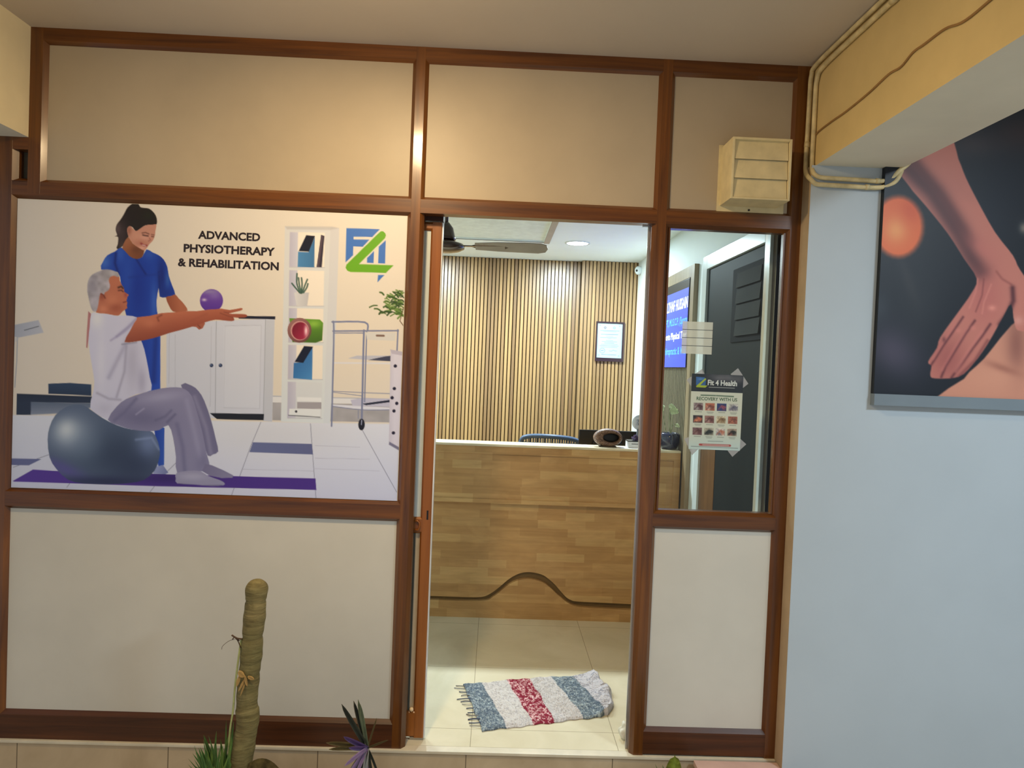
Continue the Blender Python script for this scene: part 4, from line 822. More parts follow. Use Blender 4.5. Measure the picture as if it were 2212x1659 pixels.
# ------------------------------------------------------------------ reception counter
def block_mat(name, axes='xz'):
    m, nt, b = base_mat(name, 0.38, 0.4, 0.15)
    tc = nt.nodes.new('ShaderNodeTexCoord'); sp = nt.nodes.new('ShaderNodeSeparateXYZ'); nt.links.new(tc.outputs['Object'], sp.inputs[0])
    cb = nt.nodes.new('ShaderNodeCombineXYZ'); nt.links.new(sp.outputs['xyz'.index(axes[0])], cb.inputs[0]); nt.links.new(sp.outputs['xyz'.index(axes[1])], cb.inputs[1])
    br = nt.nodes.new('ShaderNodeTexBrick'); br.offset = 0.37; br.offset_frequency = 2; br.squash = 0.6; br.squash_frequency = 3
    br.inputs['Scale'].default_value = 1; br.inputs['Brick Width'].default_value = 0.30; br.inputs['Row Height'].default_value = 0.052; br.inputs['Mortar Size'].default_value = 0.0004; br.inputs['Bias'].default_value = 0.0
    br.inputs['Color1'].default_value = (0, 0, 0, 1); br.inputs['Color2'].default_value = (1, 1, 1, 1); br.inputs['Mortar'].default_value = (0.35, 0.35, 0.35, 1)
    nt.links.new(cb.outputs[0], br.inputs['Vector'])
    c = ramp(nt, br.outputs['Color'], [(0.0, rgb(186, 146, 94)), (0.3, rgb(198, 156, 102)), (0.7, rgb(204, 164, 110)), (1.0, rgb(216, 180, 124))])
    g = noise(nt, coords(nt, (2.2, 30, 34)), 1.0, 6, 0.62, 0.9)
    c2 = mix(nt, 1.0, c, ramp(nt, g, [(0.25, (0.86, 0.83, 0.78, 1)), (0.5, (0.98, 0.98, 0.98, 1)), (0.75, (1.1, 1.1, 1.1, 1))]), 'MULTIPLY')
    g2 = noise(nt, coords(nt, (3.5, 3, 9)), 1.0, 3, 0.5, 1.5)
    nt.links.new(mix(nt, 1.0, c2, ramp(nt, g2, [(0.3, (0.86, 0.84, 0.8, 1)), (0.7, (1.05, 1.05, 1.05, 1))]), 'MULTIPLY'), b.inputs['Base Color'])
    return m
M['block'] = block_mat('finger_jointed_wood'); M['chan'] = plain('shaded_groove_wood', rgb(120, 96, 60), 0.5, 0.3, 0.05, 10)  # shade inside the wavy groove is painted in as darker brown
yc = 1.49; cx0 = -1.3
ct = thing('reception_counter', (0.0, yc, 0), 'pale wooden reception counter with a wavy groove facing the doorway', 'counter')
ctop = obj('countertop', B(cx0, 1.170, yc-0.012, yc+0.17, 1.078, 1.092, bev=0.002), plain('cream_counter_laminate', rgb(226, 214, 182), 0.3), ct)
bm = bmesh.new(); box(bm, cx0, 1.168, yc, yc+0.03, 0.727, 1.077, bev=0.002)
upb = obj('upper_front', bm, M['block'], ct)
bm = bmesh.new()
for q in ((cx0, 1.170, 1.030, 1.0775), (cx0, 1.170, 0.724, 0.750), (1.128, 1.170, 0.750, 1.030)): box(bm, q[0], q[1], yc-0.010, yc+0.001, q[2], q[3], bev=0.001)
obj('edge_band', bm, M['block'], upb)
wt_ = [(cx0, 0.121), (-0.60, 0.122), (-0.338, 0.124), (-0.15, 0.123), (-0.036, 0.127), (0.02, 0.150), (0.077, 0.195), (0.12, 0.235), (0.161, 0.265), (0.205, 0.286), (0.252, 0.294), (0.30, 0.290), (0.348, 0.277), (0.385, 0.252), (0.422, 0.221), (0.46, 0.180), (0.498, 0.142), (0.53, 0.125), (0.572, 0.118), (0.75, 0.115), (0.921, 0.112), (1.169, 0.110)]
wb_ = [(cx0, 0.100), (-0.60, 0.101), (-0.337, 0.102), (-0.15, 0.104), (-0.006, 0.109), (0.035, 0.132), (0.078, 0.166), (0.12, 0.204), (0.162, 0.231), (0.205, 0.247), (0.253, 0.253), (0.30, 0.248), (0.35, 0.233), (0.387, 0.208), (0.424, 0.176), (0.46, 0.146), (0.499, 0.116), (0.54, 0.097), (0.602, 0.086), (0.75, 0.081), (0.922, 0.078), (1.169, 0.076)]
def wavy(bm, top, bot, y0, y1):
    n = len(top); v = {}
    for i in range(n):
        for k_, (pt_, yy) in enumerate(((top[i], y0), (bot[i], y0), (top[i], y1), (bot[i], y1))): v[i, k_] = bm.verts.new((pt_[0], yy, pt_[1]))
    for i in range(n-1):
        bm.faces.new([v[i, 0], v[i, 1], v[i+1, 1], v[i+1, 0]]); bm.faces.new([v[i, 2], v[i+1, 2], v[i+1, 3], v[i, 3]])
        bm.faces.new([v[i, 0], v[i+1, 0], v[i+1, 2], v[i, 2]]); bm.faces.new([v[i, 1], v[i, 3], v[i+1, 3], v[i+1, 1]])
    bm.faces.new([v[0, 0], v[0, 2], v[0, 3], v[0, 1]]); bm.faces.new([v[n-1, 0], v[n-1, 1], v[n-1, 3], v[n-1, 2]])
    bmesh.ops.recalc_face_normals(bm, faces=bm.faces)
wts = [tuple(p) for p in smooth_path(wt_, 3)]; wbs = [tuple(p) for p in smooth_path(wb_, 3)]
bm = bmesh.new(); wavy(bm, [(x, 0.727) for x, z in wts], wts, yc+0.024, yc+0.044); obj('main_front', bm, M['block'], ct)
bm = bmesh.new(); wavy(bm, wbs, [(x, 0.0) for x, z in wbs], yc+0.014, yc+0.044); obj('wavy_plinth', bm, M['block'], ct)
obj('groove_back', B(cx0, 1.165, yc+0.044, yc+0.05, 0.0, 1.07), M['chan'], ct)
obj('side_panel', B(1.145, 1.170, yc+0.05, yc+0.17, 0, 1.078), M['block'], ct); obj('side_panel', B(cx0, cx0+0.02, yc+0.05, yc+0.7, 0, 1.078), M['block'], ct)
obj('work_surface', B(cx0+0.02, 1.170, yc+0.05, yc+0.72, 0.73, 0.755), M['tan_wood'], ct)
obj('support_panel', B(cx0+0.02, 1.145, yc+0.14, yc+0.16, 0.755, 1.078), M['block'], ct)

# things on the counter ledge
Y1 = 1.575; ZT = 1.0925
# hollow oval carved ornament
bm = bmesh.new(); nu, nv = 56, 20; ring = []
ocx, ocz = 0.7245, ZT + 0.0585
for i in range(nu):
    t = 2*PI*i/nu; row = []
    ow, oh = 0.0925, 0.0575; iw, ih = 0.050, 0.027; icx, icz = 0.022, -0.001
    for j in range(nv):
        p = 2*PI*j/nv; k_ = (1+math.cos(p))/2; dep = 0.030*math.sin(p)
        x = (ow*math.cos(t))*k_ + (icx + iw*math.cos(t))*(1-k_); z = (oh*math.sin(t))*k_ + (icz + ih*math.sin(t))*(1-k_)
        row.append(bm.verts.new((ocx+x, Y1+dep, ocz+z)))
    ring.append(row)
for i in range(nu):
    for j in range(nv): bm.faces.new([ring[i][j], ring[(i+1) % nu][j], ring[(i+1) % nu][(j+1) % nv], ring[i][(j+1) % nv]]).smooth = True
bmesh.ops.recalc_face_normals(bm, faces=bm.faces)
m, nt, b = base_mat('mottled_carved_shell', 0.35, 0.5)
n1 = noise(nt, coords(nt, (1, 1, 1)), 55, 6, 0.7, 2.0)
nt.links.new(ramp(nt, n1, [(0.30, rgb(40, 28, 24)), (0.48, rgb(104, 78, 62)), (0.6, rgb(150, 120, 98)), (0.75, rgb(196, 176, 150))]), b.inputs['Base Color']); bump(nt, b, n1, 0.5, 0.004)
orn = thing('carved_ornament', (ocx, Y1, ZT), 'mottled brown oval ornament with a dark hole on the counter', 'ornament')
obj('ring_body', bm, m, orn)
bm = bmesh.new(); bmesh.ops.create_uvsphere(bm, u_segments=24, v_segments=12, radius=1); bmesh.ops.scale(bm, verts=bm.verts, vec=(0.053, 0.006, 0.030)); bmesh.ops.translate(bm, verts=bm.verts, vec=(ocx+0.022, Y1+0.010, ocz-0.001)); obj('hollow', bm, M['black'], orn, smooth=True)
obj('foot', B(ocx-0.055, ocx+0.055, Y1-0.02, Y1+0.02, ZT, ZT+0.006, bev=0.002), plain('dark_foot', rgb(40, 24, 24), 0.4), orn)
# loose papers
for i, (x0, x1, y0, dx, lb) in enumerate(((0.36, 0.60, 1.50, 0.02, 'white paper sheet lying beside the carved ornament'), (0.80, 0.95, 1.495, 0.0, 'white paper sheet in front of the white box'))):
    bm = bmesh.new(); prism(bm, [(x0, y0), (x1, y0+dx), (x1, y0+0.13), (x0-dx, y0+0.12)], 2, ZT+0.0002*(i+1), ZT+0.001+0.0002*i)
    tagit(obj('paper_sheet', bm, plain('white_paper', rgb(240, 240, 236), 0.7), None, loc=(x0, y0, ZT)), lb, 'paper')
# white box with black lid
bx = thing('white_box', (0.92, 1.58, ZT), 'flat white box with black lid beside the door jamb', 'box')
obj('box_body', B(0.852, 1.000, 1.545, 1.640, ZT+0.0015, ZT+0.040, bev=0.0015), plain('white_card', rgb(226, 230, 232), 0.4), bx)
obj('lid', B(0.850, 1.002, 1.543, 1.642, ZT+0.040, ZT+0.0455, bev=0.001), M['black'], bx)
obj('base_edge', B(0.851, 1.001, 1.544, 1.641, ZT, ZT+0.0015), M['black'], bx)
obj('printed_line', B(0.872, 0.985, 1.5440, 1.5449, ZT+0.024, ZT+0.028), plain('grey_print', rgb(70, 72, 80), 0.5), bx)
# amethyst cluster
bm = bmesh.new(); rg = random.Random(11)
for i in range(26):
    a = rg.uniform(0, 2*PI); rr = rg.uniform(0, 0.034); cx_, cy_ = 0.925 + rr*math.cos(a), 1.59 + 0.6*rr*math.sin(a); h = rg.uniform(0.02, 0.05)*(1-rr*12); w_ = rg.uniform(0.006, 0.012)
    lx_, ly_ = rr*math.cos(a)*0.4, rr*math.sin(a)*0.4; z0 = ZT+0.0455; h = max(h, 0.012)
    lo = [bm.verts.new((cx_+w_*math.cos(q*PI/3), cy_+w_*math.sin(q*PI/3), z0)) for q in range(6)]; hi = [bm.verts.new((cx_+lx_+w_*0.8*math.cos(q*PI/3), cy_+ly_+w_*0.8*math.sin(q*PI/3), z0+h*0.7)) for q in range(6)]
    tp = bm.verts.new((cx_+lx_*1.3, cy_+ly_*1.3, z0+h))
    for q in range(6): bm.faces.new([lo[q], lo[(q+1) % 6], hi[(q+1) % 6], hi[q]]); bm.faces.new([hi[q], hi[(q+1) % 6], tp])
    bm.faces.new(lo[::-1])
tagit(obj('amethyst_cluster', bm, plain('purple_crystal', rgb(84, 66, 104), 0.08, 0.8, 0.3, 60), None, loc=(0.925, 1.59, ZT+0.0455)), 'dark purple crystal cluster on top of the white box', 'crystal')
# round acrylic desk clock / plaque behind, white with scribbles
pl_ = Print([(0, 0), (1, 0), (1, 1), (0, 1)], 70, 70, (238, 244, 250), 1.0)
for i in range(16): pl_.line([(rg.uniform(.15, .85), rg.uniform(.15, .85)) for _ in range(4)], 0.02, rg.choice([(90, 110, 140), (120, 140, 170), (70, 84, 110)]), 0.8, 5, 0.02)
plq = thing('round_plaque', (0.942, 1.635, ZT), 'round white plaque with dark blue scribbles beside the door jamb', 'plaque')
bm = bmesh.new(); lathe(bm, [(0, 0), (0.050, 0), (0.050, 0.006), (0, 0.006)], (0, 0), 40)
bmesh.ops.rotate(bm, verts=bm.verts, cent=(0, 0, 0), matrix=Matrix.Rotation(PI/2, 3, 'X')); bmesh.ops.translate(bm, verts=bm.verts, vec=(0.942, 1.660, 1.247))
obj('disc', bm, plain('white_acrylic', rgb(236, 244, 250), 0.15), plq)
pl_.sheet('scribble_print', lambda u, v: (0.942 + (u-0.5)*0.064, np.full_like(u, 1.6532), 1.247 - (v-0.5)*0.064), M['print'], plq)
obj('plaque_stand', B(0.925, 0.960, 1.651, 1.662, ZT, 1.205), plain('clear_grey_stand', rgb(150, 160, 176), 0.15), plq)
# small reddish plant
rp = thing('red_leaf_plant', (0.975, 1.60, ZT), 'small reddish spiky plant half hidden by the door jamb', 'plant')
M['redleaf'] = plain('dusky_red_leaf', rgb(120, 66, 62), 0.5)
def strap_leaf(name, base, tip, width, parent, m, droop=0.0, fold=0.25, side=None, n=9, label=None, wprof=None):
    """a leaf blade with a keel, from base to tip"""
    b0 = Vector(base); t0 = Vector(tip); d = t0-b0; L = d.length
    s_ = Vector(side) if side else d.cross(Vector((0, 1, 0))) ; s_.normalize(); nn = d.normalized().cross(s_).normalized()
    bm = bmesh.new(); rows = []
    for i in range(n+1):
        t = i/n; w_ = width*(wprof(t) if wprof else (math.sin(PI*min(1, (t*0.92+0.08)))**0.7))*0.5
        c = b0 + d*t + Vector((0, 0, -1))*droop*t*t*L
        rows.append([bm.verts.new(c - s_*w_ + nn*fold*w_), bm.verts.new(c), bm.verts.new(c + s_*w_ + nn*fold*w_)])
    for i in range(n):
        for j in (0, 1): bm.faces.new([rows[i][j], rows[i][j+1], rows[i+1][j+1], rows[i+1][j]]).smooth = True
    fs = list(bm.faces); r_ = bmesh.ops.solidify(bm, geom=fs, thickness=0.0006)
    return obj(name, bm, m, parent, label)
obj('plant_pot', B(0.985, 1.02, 1.585, 1.62, ZT+0.0463, 1.17, bev=0.006), plain('grey_glass_pot', rgb(90, 100, 110), 0.2), rp)
for tp in ((0.935, 1.60, 1.315), (0.945, 1.59, 1.27), (0.955, 1.62, 1.34), (0.985, 1.61, 1.35), (1.01, 1.60, 1.33), (0.95, 1.60, 1.245), (1.03, 1.60, 1.28)): strap_leaf('leaf', (1.0, 1.602, 1.165), tp, 0.012, rp, M['redleaf'], 0.08)
# blue pot with money plant, right of the jamb
bp = thing('blue_pot_plant', (1.125, 1.58, ZT), 'money plant with lime leaves in a dark blue glazed pot', 'plant')
bm = bmesh.new(); lathe(bm, [(0, ZT), (0.044, ZT), (0.050, ZT+0.01), (0.062, ZT+0.045), (0.066, ZT+0.075), (0.060, ZT+0.098), (0.050, ZT+0.104), (0.046, ZT+0.098), (0.044, ZT+0.085), (0, ZT+0.085)], (1.118, 1.58), 36)
for v in bm.verts:
    a = math.atan2(v.co.y-1.58, v.co.x-1.118); k_ = 1 + 0.06*math.cos(4*a); v.co.x = 1.118+(v.co.x-1.118)*k_; v.co.y = 1.58+(v.co.y-1.58)*k_
obj('glazed_pot', bm, plain('cobalt_glaze', rgb(22, 28, 66), 0.08, 0.7, 0.1, coat=0.8), bp, smooth=True)
lime = plain('lime_leaf', rgb(208, 214, 178), 0.4, 0.4, 0.1, 30); stem = plain('pale_stem', rgb(160, 166, 126), 0.5)
heart = lambda t: (min(1, t*6)*(1-t)**0.55)*1.25 if t < 0.99 else 0.0
for i, (b1, t1, wd) in enumerate((((1.105, 1.57, 1.372), (1.150, 1.555, 1.352), 0.030), ((1.110, 1.57, 1.336), (1.168, 1.56, 1.330), 0.042), ((1.063, 1.58, 1.372), (1.062, 1.56, 1.330), 0.032), ((1.155, 1.585, 1.25), (1.18, 1.57, 1.235), 0.024), ((1.135, 1.60, 1.337), (1.172, 1.60, 1.346), 0.028))):
    strap_leaf('leaf', b1, t1, wd, bp, lime, 0.05, 0.2, wprof=heart)
    bm = bmesh.new(); tube(bm, smooth_path([(1.118+0.012*math.sin(i*2.1), 1.58, ZT+0.08), (1.118+0.4*(b1[0]-1.118)+0.01*math.cos(i*1.7), 1.58, ZT+0.15), b1], 6), 0.0022, 6); obj('stem', bm, stem, bp)
# monitor, seen from behind
mo = thing('monitor', (0.78, 2.02, 0.755), 'black monitor seen from behind above the counter', 'monitor')
mg = obj('screen_housing', B(0.595, 1.000, 2.00, 2.03, 0.90, 1.158, bev=0.006), M['black'], mo)
obj('back_bulge', B(0.69, 0.90, 1.975, 2.002, 0.96, 1.08, bev=0.008), M['black'], mg)
obj('monitor_stand', B(0.76, 0.82, 1.99, 2.02, 0.765, 0.95, bev=0.004), M['black'], mo)
obj('monitor_foot', B(0.69, 0.89, 1.95, 2.10, 0.755, 0.766, bev=0.003), M['black'], mo)
# office chair
oc = thing('office_chair', (0.43, 2.62, 0), 'blue-grey mesh-backed office chair behind the counter', 'chair')
cbm = plain('blue_grey_plastic', rgb(64, 84, 108), 0.4); ccx, ccy = 0.435, 2.42
def arc_pt(u, z): return (ccx + 0.245*u, ccy - 0.055*(1-u*u), z)
bm = bmesh.new()
tube(bm, smooth_path([arc_pt(-0.86, 0.62), arc_pt(-0.99, 0.85), arc_pt(-0.93, 1.010), arc_pt(-0.72, 1.058), arc_pt(0, 1.066), arc_pt(0.72, 1.046), arc_pt(0.93, 0.995), arc_pt(0.99, 0.85), arc_pt(0.86, 0.62)], 8), 0.017, 10)
obj('back_frame', bm, cbm, oc)
bm = bmesh.new()
for i in range(26):
    u = -0.92 + 1.84*i/25; 
    tube(bm, [arc_pt(u, 0.62), arc_pt(u, 1.05)], 0.0042, 5)
for i in range(13): z = 0.63+0.032*i; tube(bm, [arc_pt(-0.93+1.86*k_/8, z) for k_ in range(9)], 0.0035, 5)
obj('mesh_back', bm, cbm, oc)
obj('lumbar_pad', B(ccx-0.075, ccx+0.10, ccy-0.072, ccy-0.058, 0.965, 1.012, bev=0.006), cbm, oc)
bm = B(ccx-0.24, ccx+0.24, 2.46, 2.92, 0.44, 0.51, bev=0.03); obj('seat', bm, plain('dark_seat_fabric', rgb(40, 44, 52), 0.9), oc)
bm = bmesh.new(); tube(bm, [(ccx, 2.49, 0.46), (ccx, 2.43, 0.52), (ccx, 2.40, 0.7)], 0.022, 10); obj('back_bracket', bm, M['black'], oc)
bm = bmesh.new(); tube(bm, [(ccx, 2.68, 0.09), (ccx, 2.68, 0.44)], 0.025, 14); obj('gas_column', bm, M['steel'], oc)
for k in range(5):
    a = 2*PI*k/5+0.3; bm = bmesh.new(); e_ = (ccx+0.27*math.cos(a), 2.68+0.27*math.sin(a)); tube(bm, [(ccx, 2.68, 0.10), (e_[0], e_[1], 0.07)], [0.022, 0.014], 8); lg = obj('leg', bm, M['black'], oc)
    bm = bmesh.new(); tube(bm, [(e_[0]-0.012, e_[1], 0.028), (e_[0]+0.012, e_[1], 0.028)], 0.028, 14); obj('caster', bm, M['black'], lg)

# ------------------------------------------------------------------ inner walls: certificate, dome camera, screen unit
cf = thing('framed_certificate', (0.99, YB-0.094, 1.65), 'dark-framed white certificate hanging on the slatted wall', 'certificate')
c0, c1, cz0, cz1 = 0.852, 1.098, 1.655, 1.998; cyf = YB-0.0935
Pc = Print([(400, 258), (1165, 270), (1145, 1330), (392, 1325)], 110, 156, (172, 196, 200), (c1-c0-0.03)/(cz1-cz0-0.045))
ic = (84, 104, 124)
for q, wv in (([(490, 490), (1065, 494)], 14), ([(580, 522), (970, 526)], 7), ([(515, 605), (1030, 607)], 16), ([(670, 660), (880, 664)], 6), ([(495, 705), (990, 708)], 12), ([(740, 745), (820, 742)], 6), ([(670, 790), (880, 792)], 9), ([(545, 832), (1005, 834)], 11), ([(625, 874), (915, 876)], 10), ([(525, 912), (1020, 914)], 10), ([(480, 955), (1055, 962)], 11), ([(505, 1000), (1015, 1004)], 10), ([(545, 1228), (990, 1230)], 14)):
    Pc.line(q, wv, ic, 0.85, 0, 6)
Pc.line([(770, 1112), (850, 1120), (900, 1085), (950, 1110), (1005, 1108)], 12, (90, 112, 134), 0.9, 4, 6)
Pc.oval(565, 1110, 84, 78, ic, None, 8); Pc.oval(565, 1110, 74, 68, (172, 196, 200), None, 8); Pc.line([(525, 1108), (600, 1104)], 18, ic, 0.9, 0, 8)
Pc.poly([(636, 340), (690, 398), (636, 452), (580, 398)], (120, 130, 140), [(640, 390, 26, 20, (180, 150, 140), 0.8)], 6); Pc.oval(916, 400, 40, 40, (120, 146, 158), [(916, 400, 20, 20, (190, 210, 214), 0.9)], 6)
for x, y in ((478, 335), (1080, 345), (465, 1250), (1065, 1262)): Pc.poly([(x-26, y-20), (x+26, y-20), (x+20, y+18), (x-16, y+22)], (140, 162, 178), None, 8)
Pc.sheet('certificate_sheet', lambda u, v: (c0+0.012 + u*(c1-c0-0.030), np.full_like(u, cyf-0.0125), cz1-0.014 - v*(cz1-cz0-0.045)), M['print'], cf)
obj('backing_board', B(c0+0.003, c1-0.003, cyf-0.012, cyf, cz0+0.003, cz1-0.003), M['laminate_low'], cf)
fmm = plain('dark_brown_frame', rgb(52, 34, 38), 0.35)
bm = bmesh.new()
for q in ((c0, c0+0.012, cz0, cz1), (c1-0.018, c1, cz0, cz1), (c0+0.012, c1-0.018, cz1-0.014, cz1), (c0+0.012, c1-0.018, cz0, cz0+0.031)): box(bm, q[0], q[1], cyf-0.02, cyf, q[2], q[3], bev=0.001)
obj('frame', bm, fmm, cf)
dc = thing('dome_camera', (1.2, 3.12, 2.44), 'small white round security camera at the back wall corner', 'camera')
bm = bmesh.new(); bmesh.ops.create_uvsphere(bm, u_segments=20, v_segments=12, radius=0.032); bmesh.ops.scale(bm, verts=bm.verts, vec=(1.0, 1, 1.15)); bmesh.ops.translate(bm, verts=bm.verts, vec=(1.178, 3.10, 2.437)); obj('housing', bm, M['white_gloss'], dc, smooth=True)
bm = bmesh.new(); tube(bm, [(1.19, 3.10, 2.437), (1.2, 3.10, 2.437)], 0.03, 20); obj('mount', bm, M['white_gloss'], dc)
bm = bmesh.new(); bmesh.ops.create_uvsphere(bm, u_segments=12, v_segments=8, radius=0.01); bmesh.ops.translate(bm, verts=bm.verts, vec=(1.160, 3.078, 2.432)); obj('lens', bm, M['black'], dc, smooth=True)
# screen unit on the right inner wall
U0, U1, UZ = 1.372, 2.62, 2.240
su = thing('screen_panel', (1.17, 2.0, 0.6), 'wood-framed slatted panel on the right inner wall around the blue screen', 'wall panel')
xf = 1.172
bm = bmesh.new()
for q in ((U0, U0+0.075, 0.0, UZ), (U1-0.06, U1, 0.0, UZ), (U0+0.075, U1-0.06, UZ-0.072, UZ)): box(bm, xf, XR, q[0], q[1], q[2], q[3], bev=0.002)
obj('wood_frame', bm, wood_mat('grey_oak', rgb(136, 118, 92), rgb(172, 152, 120), 2, 0.45), su)
bm = bmesh.new(); y = U0+0.078
while y < U1-0.08: box(bm, xf+0.008, XR-0.003, y, y+0.024, 0.02, UZ-0.075); y += 0.036
obj('slats', bm, wood_mat('grey_slat_wood', rgb(98, 92, 74), rgb(134, 126, 102), 2, 0.5), su)
tv = thing('wall_screen', (xf, 1.9, 1.62), 'lit blue screen with clinic names on the right inner wall', 'screen')
T0, T1, TZ0, TZ1 = 1.455, 2.52, 1.612, 2.165
obj('screen_body', B(xf-0.004, xf+0.004, T0, T1, TZ0, TZ1, bev=0.003), M['black'], tv)
obj('display', B(xf-0.0055, xf-0.004, T0+0.006, T1-0.006, TZ0+0.002, 2.108), emit_mat('blue_display', rgb(66, 82, 205), 0.72), tv)
m1 = emit_mat('white_letters', (0.93, 0.95, 1, 1), 1.1); m2_ = emit_mat('light_blue_letters', rgb(90, 170, 250), 0.9)
tws = lambda a, b2: (xf-0.0062, -a, b2)
def tvline(s, yr, yl, zb_, h, mm, nm='lettering'):
    bm = text_bm([(s, -(yr+yl)/2, zb_, yl-yr, h, 0)], tws, 0.02); obj(nm, bm, mm, tv)
tvline('ALTHAF HUSSAIN', T0+0.008, 2.035, 1.986, 0.068, m1)
tvline('MPT, M.I.S.C.P, (Sports', T0+0.006, 2.045, 1.890, 0.046, m2_)
tvline('Sports Physical Ther', T0+0.008, 2.050, 1.798, 0.044, m1)
tvline('Chiropractic & Wes', T0+0.008, 2.040, 1.698, 0.047, m2_)

# ------------------------------------------------------------------ doormat
mat_ = thing('rag_rug', (0.25, 0.42, 0), 'striped woven rag rug on the tiles inside the doorway', 'rug')
nu, nv = 190, 110
q00, q10, q11, q01 = np.array([-0.10, 0.575]), np.array([0.585, 0.735]), np.array([0.600, 0.320]), np.array([0.005, 0.150])   # far-left, far-right, near-right, near-left
rs = np.random.RandomState(4)
def fieldn(nu, nv, cell):
    g = rs.rand(nv//cell+3, nu//cell+3); jj = np.arange(nv)/cell; ii = np.arange(nu)/cell; j = jj.astype(int); i = ii.astype(int); fj = (jj-j)[:, None]; fi = (ii-i)[None]
    return g[j][:, i]*(1-fj)*(1-fi)+g[j+1][:, i]*fj*(1-fi)+g[j][:, i+1]*(1-fj)*fi+g[j+1][:, i+1]*fj*fi
big = fieldn(nu, nv, 30); mid = fieldn(nu, nv, 9); fine = rs.rand(nv, nu); f3 = fieldn(nu, nv, 3)
stripes_t = [0.0, 0.125, 0.305, 0.475, 0.635, 0.80, 1.01]; stripes_b = [0.0, 0.175, 0.375, 0.535, 0.76, 0.945, 1.01]
scol = [(84, 97, 112), (206, 200, 196), (138, 44, 62), (204, 198, 196), (84, 97, 112), (196, 192, 196)]
sfl = [(196, 206, 206), (178, 172, 172), (232, 190, 190), (180, 176, 176), (196, 206, 206), (150, 150, 160)]
bm = bmesh.new(); cl = bm.loops.layers.float_color.new('Col') if False else None
V = []; Cc = []
for j in range(nv):
    v = j/(nv-1)
    for i in range(nu):
        u = i/(nu-1)
        p = (q00*(1-u)+q10*u)*(1-v) + (q01*(1-u)+q11*u)*v
        ed = 0.012*math.sin(u*PI*1.0)*(1 if v < 0.5 else 0) + 0.004*math.sin(u*23+v*5)
        p = p + np.array([0.003*math.sin(v*17), ed + 0.003*math.sin(u*61)])
        if u > 0.88: rr = (u-0.88)/0.12; p = p + np.array([-0.02*rr*rr*(1 if v < 0.4 else 0.2) + 0.030*rr*math.sin(v*PI), 0.018*rr*(v-0.5)*-2])
        if u > 0.9 and v > 0.75: p = p + np.array([-0.10*(u-0.9)*(v-0.75)*8, 0.10*(u-0.9)*(v-0.75)*8])
        z = 0.010 + 0.006*(big[j, i]-0.5) + 0.005*(mid[j, i]-0.5) + 0.0035*(fine[j, i]-0.5)
        if u > 0.84: z += 0.032*((u-0.84)/0.16)**1.3*(0.4+0.9*mid[j, i])
        if u < 0.06: z += 0.008*(1-u/0.06)*mid[j, i]
        e = min(u, 1-u, v*0.6, (1-v)*0.6)*60
        if e < 1: z *= 0.5+0.5*max(e, 0)
        V.append((p[0], p[1], max(z, 0.004)))
        uu = u + 0.006*(fine[j, i]-0.5); k = 0
        bt = [a*(1-v)+b2*v for a, b2 in zip(stripes_t, stripes_b)]
        while k < 5 and uu > bt[k+1]: k += 1
        fl_ = 1.0 if (f3[j, i]*0.5 + fine[j, i]*0.5) > (0.60 if k in (0, 2, 4) else 0.68) else 0.0
        if k in (0, 4) : fl_ = min(1.0, max(0.0, (fine[j, i]*0.6+f3[j, i]*0.4-0.35)*1.8))
        c = np.array(scol[k])*(1-fl_) + np.array(sfl[k])*fl_; Cc.append(s2l(tuple(c/255.))+(1.0,))
me = bpy.data.meshes.new('woven_body'); faces = [(j*nu+i, (j+1)*nu+i, (j+1)*nu+i+1, j*nu+i+1) for j in range(nv-1) for i in range(nu-1)]
N0 = len(V); rim = [i for i in range(nu)] + [j*nu+nu-1 for j in range(1, nv)] + [(nv-1)*nu+i for i in range(nu-2, -1, -1)] + [j*nu for j in range(nv-2, 0, -1)]
for r_ in rim: V.append((V[r_][0], V[r_][1], 0.0005)); Cc.append(Cc[r_])
n_ = len(rim)
for a in range(n_): b2 = (a+1) % n_; faces.append((rim[a], rim[b2], N0+b2, N0+a))
bm.free(); ml = world_loc(mat_)
me.from_pydata([(x-ml.x, y-ml.y, z-ml.z) for x, y, z in V], [], faces); at = me.color_attributes.new('Col', 'FLOAT_COLOR', 'POINT'); at.data.foreach_set('color', np.array(Cc, np.float32).ravel())
me.materials.append(vcol_mat('rag_weave', 0.95, 0.1)); o = bpy.data.objects.new('woven_body', me); COL.objects.link(o); o.parent = mat_
navy = plain('navy_cotton', rgb(64, 72, 96), 0.9)
for i in range(13):
    v = 0.05 + 0.88*i/12; b_ = q00*(1-v)+q01*v; L = rnd.uniform(0.03, 0.06); a = PI + rnd.uniform(-0.45, 0.35); bm = bmesh.new()
    tube(bm, smooth_path([(b_[0]+0.01, b_[1], 0.008), (b_[0]-L*0.5, b_[1]+0.3*L*math.sin(a)+rnd.uniform(-.006, .006), 0.006), (b_[0]-L, b_[1]+L*math.sin(a), 0.003)], 5), rnd.choice([0.0022, 0.003, 0.0016]), 6)
    obj('fringe', bm, navy if i % 3 else plain('grey_cotton', rgb(120, 116, 112), 0.9), mat_)
# dark blue corner tip showing the turned-up underside
# crumpled white cloth by the jamb
bm = bmesh.new(); bmesh.ops.create_icosphere(bm, subdivisions=4, radius=1)
for v in bm.verts:
    c = v.co; k_ = 1 + 0.16*math.sin(c.x*5+c.z*4)+0.10*math.sin(c.y*9+c.x*7); v.co = Vector((c.x*0.028*k_+0.620, c.y*0.03*k_+0.130, max(0, c.z*0.036*k_+0.030)))
tagit(obj('crumpled_cloth', bm, plain('white_cloth', rgb(224, 222, 208), 0.8), None, smooth=True, loc=(0.620, 0.13, 0)), 'crumpled white cloth on the tiles behind the right door post', 'cloth')

